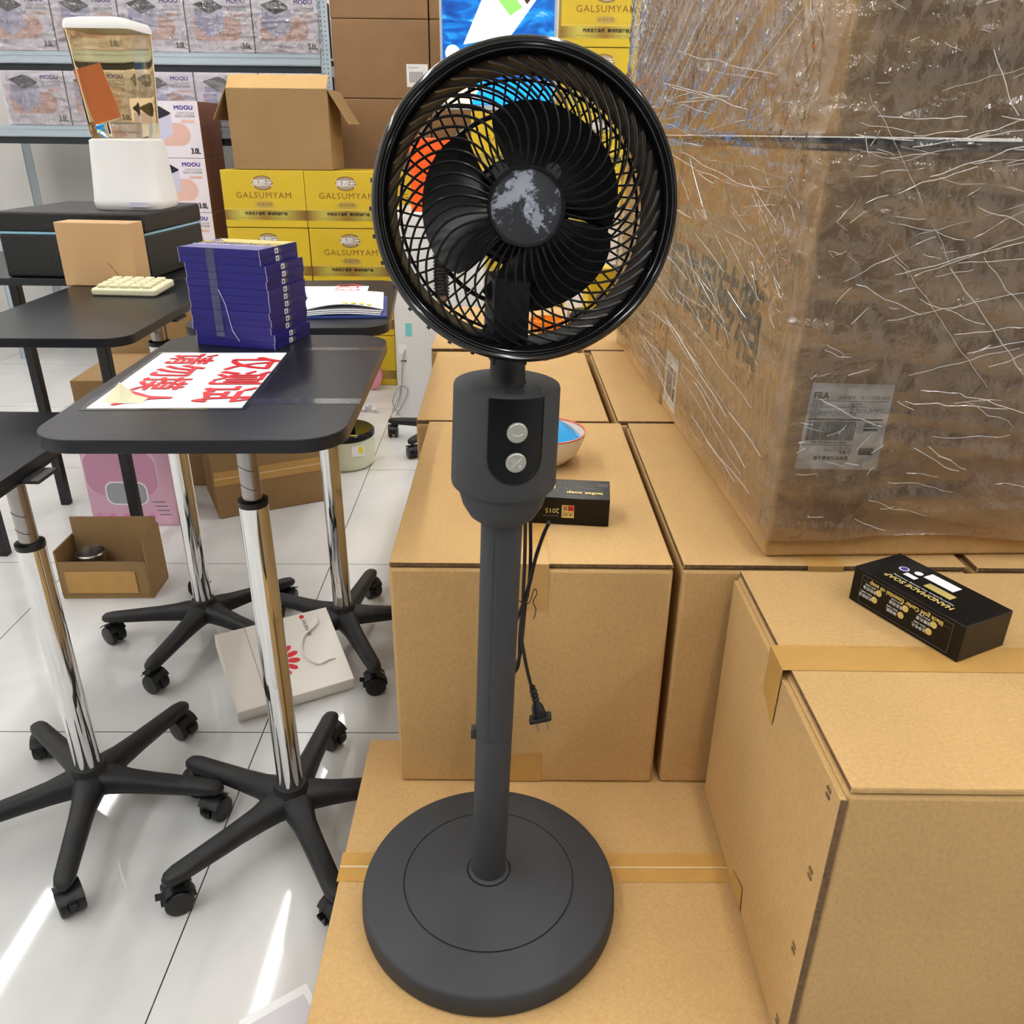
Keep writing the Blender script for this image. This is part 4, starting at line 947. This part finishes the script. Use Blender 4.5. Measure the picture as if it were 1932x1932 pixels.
tag(rl.build('tape_roll'), 'pink roll of tape standing against the yellow cartons', 'tape roll')
tr = MB(T((-.733, 3.873, .0))); rr = random.Random(9)
for k in range(7):
    p0 = Vector((rr.uniform(-.05, .05), rr.uniform(-.03, .03), rr.uniform(.004, .02))); tr.add([p0, p0 + Vector((rr.uniform(.02, .04), rr.uniform(-.02, .02), .006)), p0 + Vector((rr.uniform(.0, .03), .02, .018))], [(0, 1, 2)], M_PAPERG if k % 2 else M_MIRR)
tag(tr.build('litter_scrap', ang=5), 'crumpled silvery wrapper on the tiled floor', 'litter')
ps = MB(T((-.327, .80, .0005)) @ RZ(35)); ps.box((-.06, -.09, 0), (.05, .065, .0006), M_PAPER); ps.rect(-.045, -.08, .04, .05, mat('faint_print', (214, 214, 222), .6), z=.0008)
tag(ps.build('paper_sheet'), 'sheet of paper on the floor at the bottom edge beside the fan carton', 'paper')
# white appliance with hanging cable
wc = thing('white_cabinet', (-.33, 3.93, 0), 'tall white appliance with a cyan sticker behind the carton row', 'appliance')
b = MB(); b.box((-.215, -.19, .0), (.19, .19, .935), M_WHITE); b.rect(-.165, .40, -.135, .46, M_CYAN, T((0, -.1905, 0)) @ FRONT); b.rect(-.20, .32, -.165, .36, M_PAPER, T((0, -.1906, 0)) @ FRONT); b.build('body', wc, bevel=.012, bseg=3)
cb = MB(); cb.tube(bez([(-.17, -.193, .34), (-.185, -.20, .26), (-.195, -.2, .16), (-.215, -.205, .08), (-.245, -.23, .03), (-.22, -.26, .012), (-.17, -.26, .004)], 6), .003, M_MIRR, seg=6)
cb.tube(bez([(-.21, -.21, .03), (-.235, -.22, .10), (-.20, -.205, .17), (-.165, -.2, .15), (-.185, -.205, .09), (-.225, -.22, .03)], 6), .003, M_MIRR, seg=6)
cb.box((-.19, -.2, .285), (-.165, -.194, .29), M_BLACKP); cb.build('cable', wc)
ob = thing('orange_box', (-.335, 3.86, .9355), 'bright orange box on top of the white appliance', 'box', rz=R(4))
MB().box((-.12, -.09, 0), (.125, .09, .29), M_ORANGE).build('carton', ob, bevel=.004)
# rolling stand hidden behind the cartons: only two feet and its pole show
rs = thing('rolling_stand', (-.30, 3.45, 0), 'black castored stand behind the carton row with two feet poking out', 'stand')
star_parts(rs, 168)
for k in range(5):
    a = R(168 + 72 * k); put_caster(rs, .243 * math.cos(a), .243 * math.sin(a), 30 * k)
MB().lathe([(.02, .11), (.02, .66)], M_WOODT, 24).build('pole', rs)
b = MB()
prof = []
for k in range(20): prof += [(.034, .64 + k * .013), (.026, .6465 + k * .013)]
b.lathe(prof, M_SATIN, 24); b.build('bellows', rs)
wb = MB(T((.36, 3.05, 0))); vs = []; n_ = 24
loftsecs = []
for k in range(13):
    z = .0 + k * .085; r_ = (.16 + .03 * math.sin(k * 1.1)) * (1 if k < 11 else .6 - .2 * (k - 11))
    loftsecs.append([((r_ + .02 * noise.noise((math.cos(2 * PI * i / n_) * 2, math.sin(2 * PI * i / n_) * 2, k * .5))) * math.cos(2 * PI * i / n_), (r_ * .8) * math.sin(2 * PI * i / n_), z) for i in range(n_)])
loft(wb, loftsecs, mat('sack_beige', (222, 210, 198), .5, bump=.6, bscale=30)); tag(wb.build('wrapped_bundle'), 'pale wrapped bundle standing behind the wrapped stack, seen through the grill', 'bundle')

# ------------------------------------------------------------------ yellow printed cartons
YW, YH, YD = .203, .2665, .14
YB = 4.324
def yellow_proto():
    o = thing('yellow_carton', (0, 0, 0), '', 'cardboard box', 'yellow printed cartons')
    MB().box((-YW, -YD, 0.0004), (YW, YD, YH - .0008), M_YEL).build('carton', o, bevel=.003)
    b = MB(T((0, -YD - .0008, 0)) @ FRONT)
    b.rect(-YW + .001, .035, YW - .001, .082, M_GBAND); b.rect(-YW + .001, .086, YW - .001, .0885, mat('pale_gold', (226, 204, 110), .4))
    hexa = [(.052, 0), (.036, .026), (.010, .033), (-.010, .033), (-.036, .026), (-.052, 0), (-.036, -.026), (-.010, -.033), (.010, -.033), (.036, -.026)]
    b.poly([(x, y + .208, .0002) for x, y in hexa], M_BROWNP); b.poly([(x * .88, y * .86 + .208, .0004) for x, y in hexa], mat('crest_grey', (176, 160, 140), .4, metal=.3))
    b.text('高颜元', .034, M_PAPER, T((0, .196, .0006)), bold=.0002)
    b.text('GALSUMYAM', .040, M_BROWNP, T((.0, .138, .0003)), sp=1.12, wscale=1.08)
    b.poly([(x * 1.0, y * .5 + .108, .0002) for x, y in hexa], mat('oval_gold', (196, 172, 86), .4, metal=.3)); b.text('高端定制', .019, M_BROWNP, T((0, .102, .0004)))
    b.text('敏男逊于温男', .0165, M_BLACKP, T((-.052, .060, .0004)), bold=.0005); b.text('高俏阴益薄益', .0165, M_BLACKP, T((.060, .060, .0004)), bold=.0005)
    b.text('Noble  comes  from  quality,  high  grade  comes  from  taste', .0085, M_BROWNP, T((0, .043, .0004)), wscale=1.25)
    b.build('print', o)
    return o
yp = None
ORD = ['bottom', 'second', 'third', 'fourth', 'fifth', 'sixth', 'seventh']
cols_y = [(-1.243, 4, 'leftmost yellow column under the open carton', 0), (-.833, 4, 'second yellow column from the left', .4), (-.423, 4, 'yellow column behind the white appliance', 0), (-.0125, 5, 'yellow column under the lit poster', 0), (.3995, 7, 'tallest yellow column beside the lit poster', 0), (.812, 7, 'yellow column hidden by the wrapped stack at right', 0)]
rr = random.Random(4)
for cx, n, desc, _ in cols_y:
    if cx > .7: continue
    for k in range(n):
        lbl = 'yellow printed carton, %s from the floor in the %s' % (ORD[k], desc)
        if yp is None: yp = yellow_proto(); o = yp
        else: o = copy_tree(yp)
        o['label'] = lbl if k else lbl.replace('bottom from the floor', 'on the floor')
        o.location = (cx + rr.uniform(-.0015, .0015), YB + YD + (rr.uniform(0, .006) if k else 0), .001 + k * .2683); o.rotation_euler = (0, 0, R(rr.uniform(-.2, .2)))

# open brown carton on the yellow ones
oc = thing('open_carton', (-1.135, 4.49, 1.0745), 'open brown carton with drooping flaps on top of the yellow cartons', 'cardboard box', rz=R(0))
b = MB(); hx, hy, h, t = .24, .15, .35, .004
b.box((-hx, -hy, 0), (hx, -hy + t, h), M_CARD3, top=M_EDGE); b.box((-hx, hy - t, 0), (hx, hy, h), M_CARD3, top=M_EDGE); b.box((-hx, -hy + t, 0), (-hx + t, hy - t, h), M_CARD3, top=M_EDGE); b.box((hx - t, -hy + t, 0), (hx, hy - t, h), M_CARD3, top=M_EDGE); b.box((-hx + t, -hy + t, 0), (hx - t, hy - t, t), M_CARD3)
b.build('walls', oc, bevel=.001)
MB(T((0, -hy, h + .0005)) @ RX(38)).box((-hx + .003, 0, 0), (hx - .003, .10, t), M_CARD).build('flap', oc)
MB(T((hx, 0, h)) @ RY(58)).box((0, -hy, 0), (.175, hy, t), M_CARD3).build('flap', oc)
MB(T((-hx, 0, h)) @ RY(-62) @ RZ(180)).box((0, -hy, 0), (.15, hy, t), M_CARD3).build('flap', oc)

# brown cartons stacked behind the yellow ones
for ci, (x0, x1, nm_) in enumerate(((-.945, -.452, 'left'), (-.446, -.02, 'right'))):
    for k in range(6):
        za = .005 + k * .3585 - (.002 if ci else 0)
        wv_ = ('on the floor', 'second from the floor', 'third from the floor', 'fourth from the floor', 'fifth from the floor', 'topmost')[k]
        o = thing('brown_carton', ((x0 + x1) / 2, 4.98, .0008 + k * .3605 - .038 * (k > 0) + 0 * ci), 'brown carton in the %s tall stack behind the yellow cartons, %s' % (nm_, wv_), 'cardboard box', 'tall brown stacks at the back')
        hh = .322 if k == 0 else .3585
        MB().box((-(x1 - x0) / 2, -.18, 0), ((x1 - x0) / 2, .18, hh), M_CARD2).build('body', o, bevel=.005)
        if k == 4 and ci == 0:
            b = MB(T((.183, -.1806, .105)) @ FRONT); b.rect(-.055, -.05, .055, .055, M_PAPER)
            for q in range(9): b.rect(-.04 + q * .008, -.03, -.036 + q * .008, .02, M_GREYP, z=.0003)
            b.text('Shipment', .014, M_GREYP, T((-.045, .035, .0003)), 'LEFT'); b.build('white_label', o)

# lit advertising poster on the yellow column
lx = thing('light_box', (-.088, 4.36, 1.3455), 'backlit blue poster of a bottle in water, above the fan', 'lit poster')
LWd, LHt = .268, .62
MB().box((-LWd, -.03, 0), (LWd, .03, LHt), M_RACK).build('frame', lx, bevel=.003)
b = MB(T((0, -.0312, 0)) @ FRONT); Z_ = .0
b.rect(-LWd + .012, .022, LWd - .012, LHt - .012, M_WATER)
b.poly([(-.16, .27, .0004), (.06, .31, .0004), (.18, .46, .0004), (.05, .56, .0004), (-.02, .56, .0004)], E_WHITE)       # bottle body, tilted
b.poly([(-.04, .49, .0006), (.01, .53, .0006), (.11, .42, .0006), (.055, .385, .0006)], E_GREEN)
b.poly([(.03, .56, .0008), (.13, .43, .0008), (.165, .47, .0008), (.12, .56, .0008)], E_BROWN); b.poly([(.125, .56, .0008), (.16, .50, .0008), (.21, .53, .0008), (.20, .56, .0008)], E_YEL)
b.disc(-.21, .235, .034, E_CREAM, z=.0006); b.poly([(-.15, .235, .0006), (-.02, .30, .0006), (.0, .285, .0006), (-.13, .20, .0006)], E_GREEN)
b.poly([(-.255, .025, .0006), (-.13, .025, .0006), (-.09, .085, .0006), (-.17, .11, .0006), (-.255, .07, .0006)], E_CREAM); b.rect(-.12, .024, .254, .12, E_BLUE, z=.0004)
b.build('poster', lx)['label'] = 'glowing blue poster'

# ------------------------------------------------------------------ steel rack with wrapped cooker cartons
rk = thing('steel_rack', (-1.70, 5.05, 0), 'grey slotted-angle steel rack at the upper left', 'shelf rack')
for (ux_, uy_) in ((.715, -.25), (.715, .25), (-1.2, -.25), (-1.2, .25)):
    b = MB(T((ux_, uy_, 0))); b.box((-.022, -.004, 0), (.028, 0, 2.3), M_RACK); b.box((-.024, -.004, 0), (-.020, .04, 2.3), M_RACK)
    if uy_ < 0:
        for k in range(52):
            zz = 1.2 + k * .021
            for sx in (-.008, .012): b.rect(sx - .0022, zz, sx + .0022, zz + .006, M_RACKD, T((0, -.0046, 0)) @ FRONT)
    b.build('upright', rk)
for zz, nm_ in ((1.55, ''), (1.205, ''), (.55, '')):
    b = MB(); b.box((-1.2, -.256, zz), (.69, -.246, zz + .055), M_RACK); b.box((-1.2, -.259, zz + .004), (.69, -.256, zz + .014), M_RACK); b.box((-1.2, -.259, zz + .036), (.69, -.256, zz + .046), M_RACK); b.build('beam', rk)
    MB().box((-1.19, -.245, zz + .030), (.69, .245, zz + .045), M_RACKD).build('deck', rk)
    MB().box((-1.19, -.243, zz - .035), (.69, -.225, zz - .001), M_RACKD).build('cross_rail', rk)
CW, CH_, CD_ = .166, .256, .15
def cooker_proto():
    o = thing('cooker_carton', (0, 0, 0), '', 'box', 'white cooker cartons')
    b = MB(); b.box((-CW, -CD_, 0), (CW, CD_, CH_), M_COOKS, top=M_COOK); b.build('carton', o, bevel=.002)
    b = MB(T((0, -CD_ - .0008, 0)) @ FRONT)
    b.rect(-CW + .001, .001, CW - .001, CH_ - .001, M_COOK)
    b.prism([(-.13, .055), (.06, .055)] + [(.06 + .052 * math.sin(R(a)), .107 - .052 * math.cos(R(a))) for a in range(0, 181, 15)] + [(-.13, .159)], .0001, .0003, M_PINKP)
    b.poly([(-.118, .195, .0005), (-.118, .12, .0005), (-.06, .068, .0005), (-.052, .066, .0005), (-.052, .18, .0005)], M_LIL2); b.poly([(-.052, .18, .0005), (-.052, .066, .0005), (-.045, .068, .0005), (.028, .11, .0005), (.028, .195, .0005)], M_LIL)
    b.poly([(-.122, .212, .0007), (-.060, .175, .0007), (-.045, .172, .0007), (.022, .196, .0007), (.028, .203, .0007), (-.025, .233, .0007), (-.045, .236, .0007), (-.115, .217, .0007)], M_BLKPIC)
    b.btext('MOOU', .026, M_NAVY, T((.140, .218, .0004)), 'RIGHT', wscale=1.15, d=.0009); b.text('LOW SUGAR', .015, M_GREYP, T((.145, .198, .0004)), 'RIGHT'); b.text('RICE COOKER', .015, M_GREYP, T((.145, .184, .0004)), 'RIGHT', bold=.0003)
    b.rect(.075, .160, .140, .173, M_PINKP, z=.0004); b.btext('3.0L', .036, M_BLACKP, T((.150, .020, .0004)), 'RIGHT', wscale=.75, d=.0012)
    b.build('print', o); return o
cp0 = None
def put_cooker(loc, label, rz=0, group=None):
    global cp0
    if cp0 is None: cp0 = cooker_proto(); o = cp0
    else: o = copy_tree(cp0)
    o.location = loc; o.rotation_euler = (0, 0, R(rz)); o['label'] = label
    if group: o['group'] = group
    return o
for i in range(5):
    pos = ('nearest the rack upright', 'second from the upright', 'third from the upright', 'fourth from the upright', 'fifth from the upright')[i]
    put_cooker((-1.172 - i * .337, 4.95, 1.6055), 'white cooker carton on the upper rack shelf, %s' % pos)
    put_cooker((-1.172 - i * .337, 4.95, 1.2605), 'white cooker carton on the lower rack shelf, %s' % pos)
for k, d in enumerate(('on the floor', 'second from the floor', 'third from the floor', 'fourth from the floor', 'topmost')):
    put_cooker((-1.727, 4.625, .0905 + k * .2568), 'white cooker carton in the tall stack behind the blender, %s' % d, group='stacked cooker cartons behind the blender')
pl = thing('low_platform', (-1.727, 4.625, 0), 'low dark platform under the stack of cooker cartons', 'platform'); MB().box((-.2, -.15, 0), (.2, .14, .09), M_RACKD).build('board', pl)
for (zz, nm_) in ((1.607, 'upper'), (1.262, 'lower')):
    vs = []; nx, nz_ = 120, 24
    for j in range(nz_ + 1):
        for i in range(nx + 1):
            u = i / nx; v = j / nz_; vs.append((-2.68 + 1.69 * u, 4.795 - .006 - .004 * noise.noise((u * 40, v * 9, zz)) - .003 * noise.noise((u * 12, v * 30, zz + 3)), zz + .002 + v * .252))
    b = MB(); b.add(vs, [(j * (nx + 1) + i, j * (nx + 1) + i + 1, (j + 1) * (nx + 1) + i + 1, (j + 1) * (nx + 1) + i) for j in range(nz_) for i in range(nx)], M_FILM2)
    tag(b.build('shelf_film', ang=180), 'crinkled clear film over the cooker cartons on the %s rack shelf' % nm_, 'plastic film')
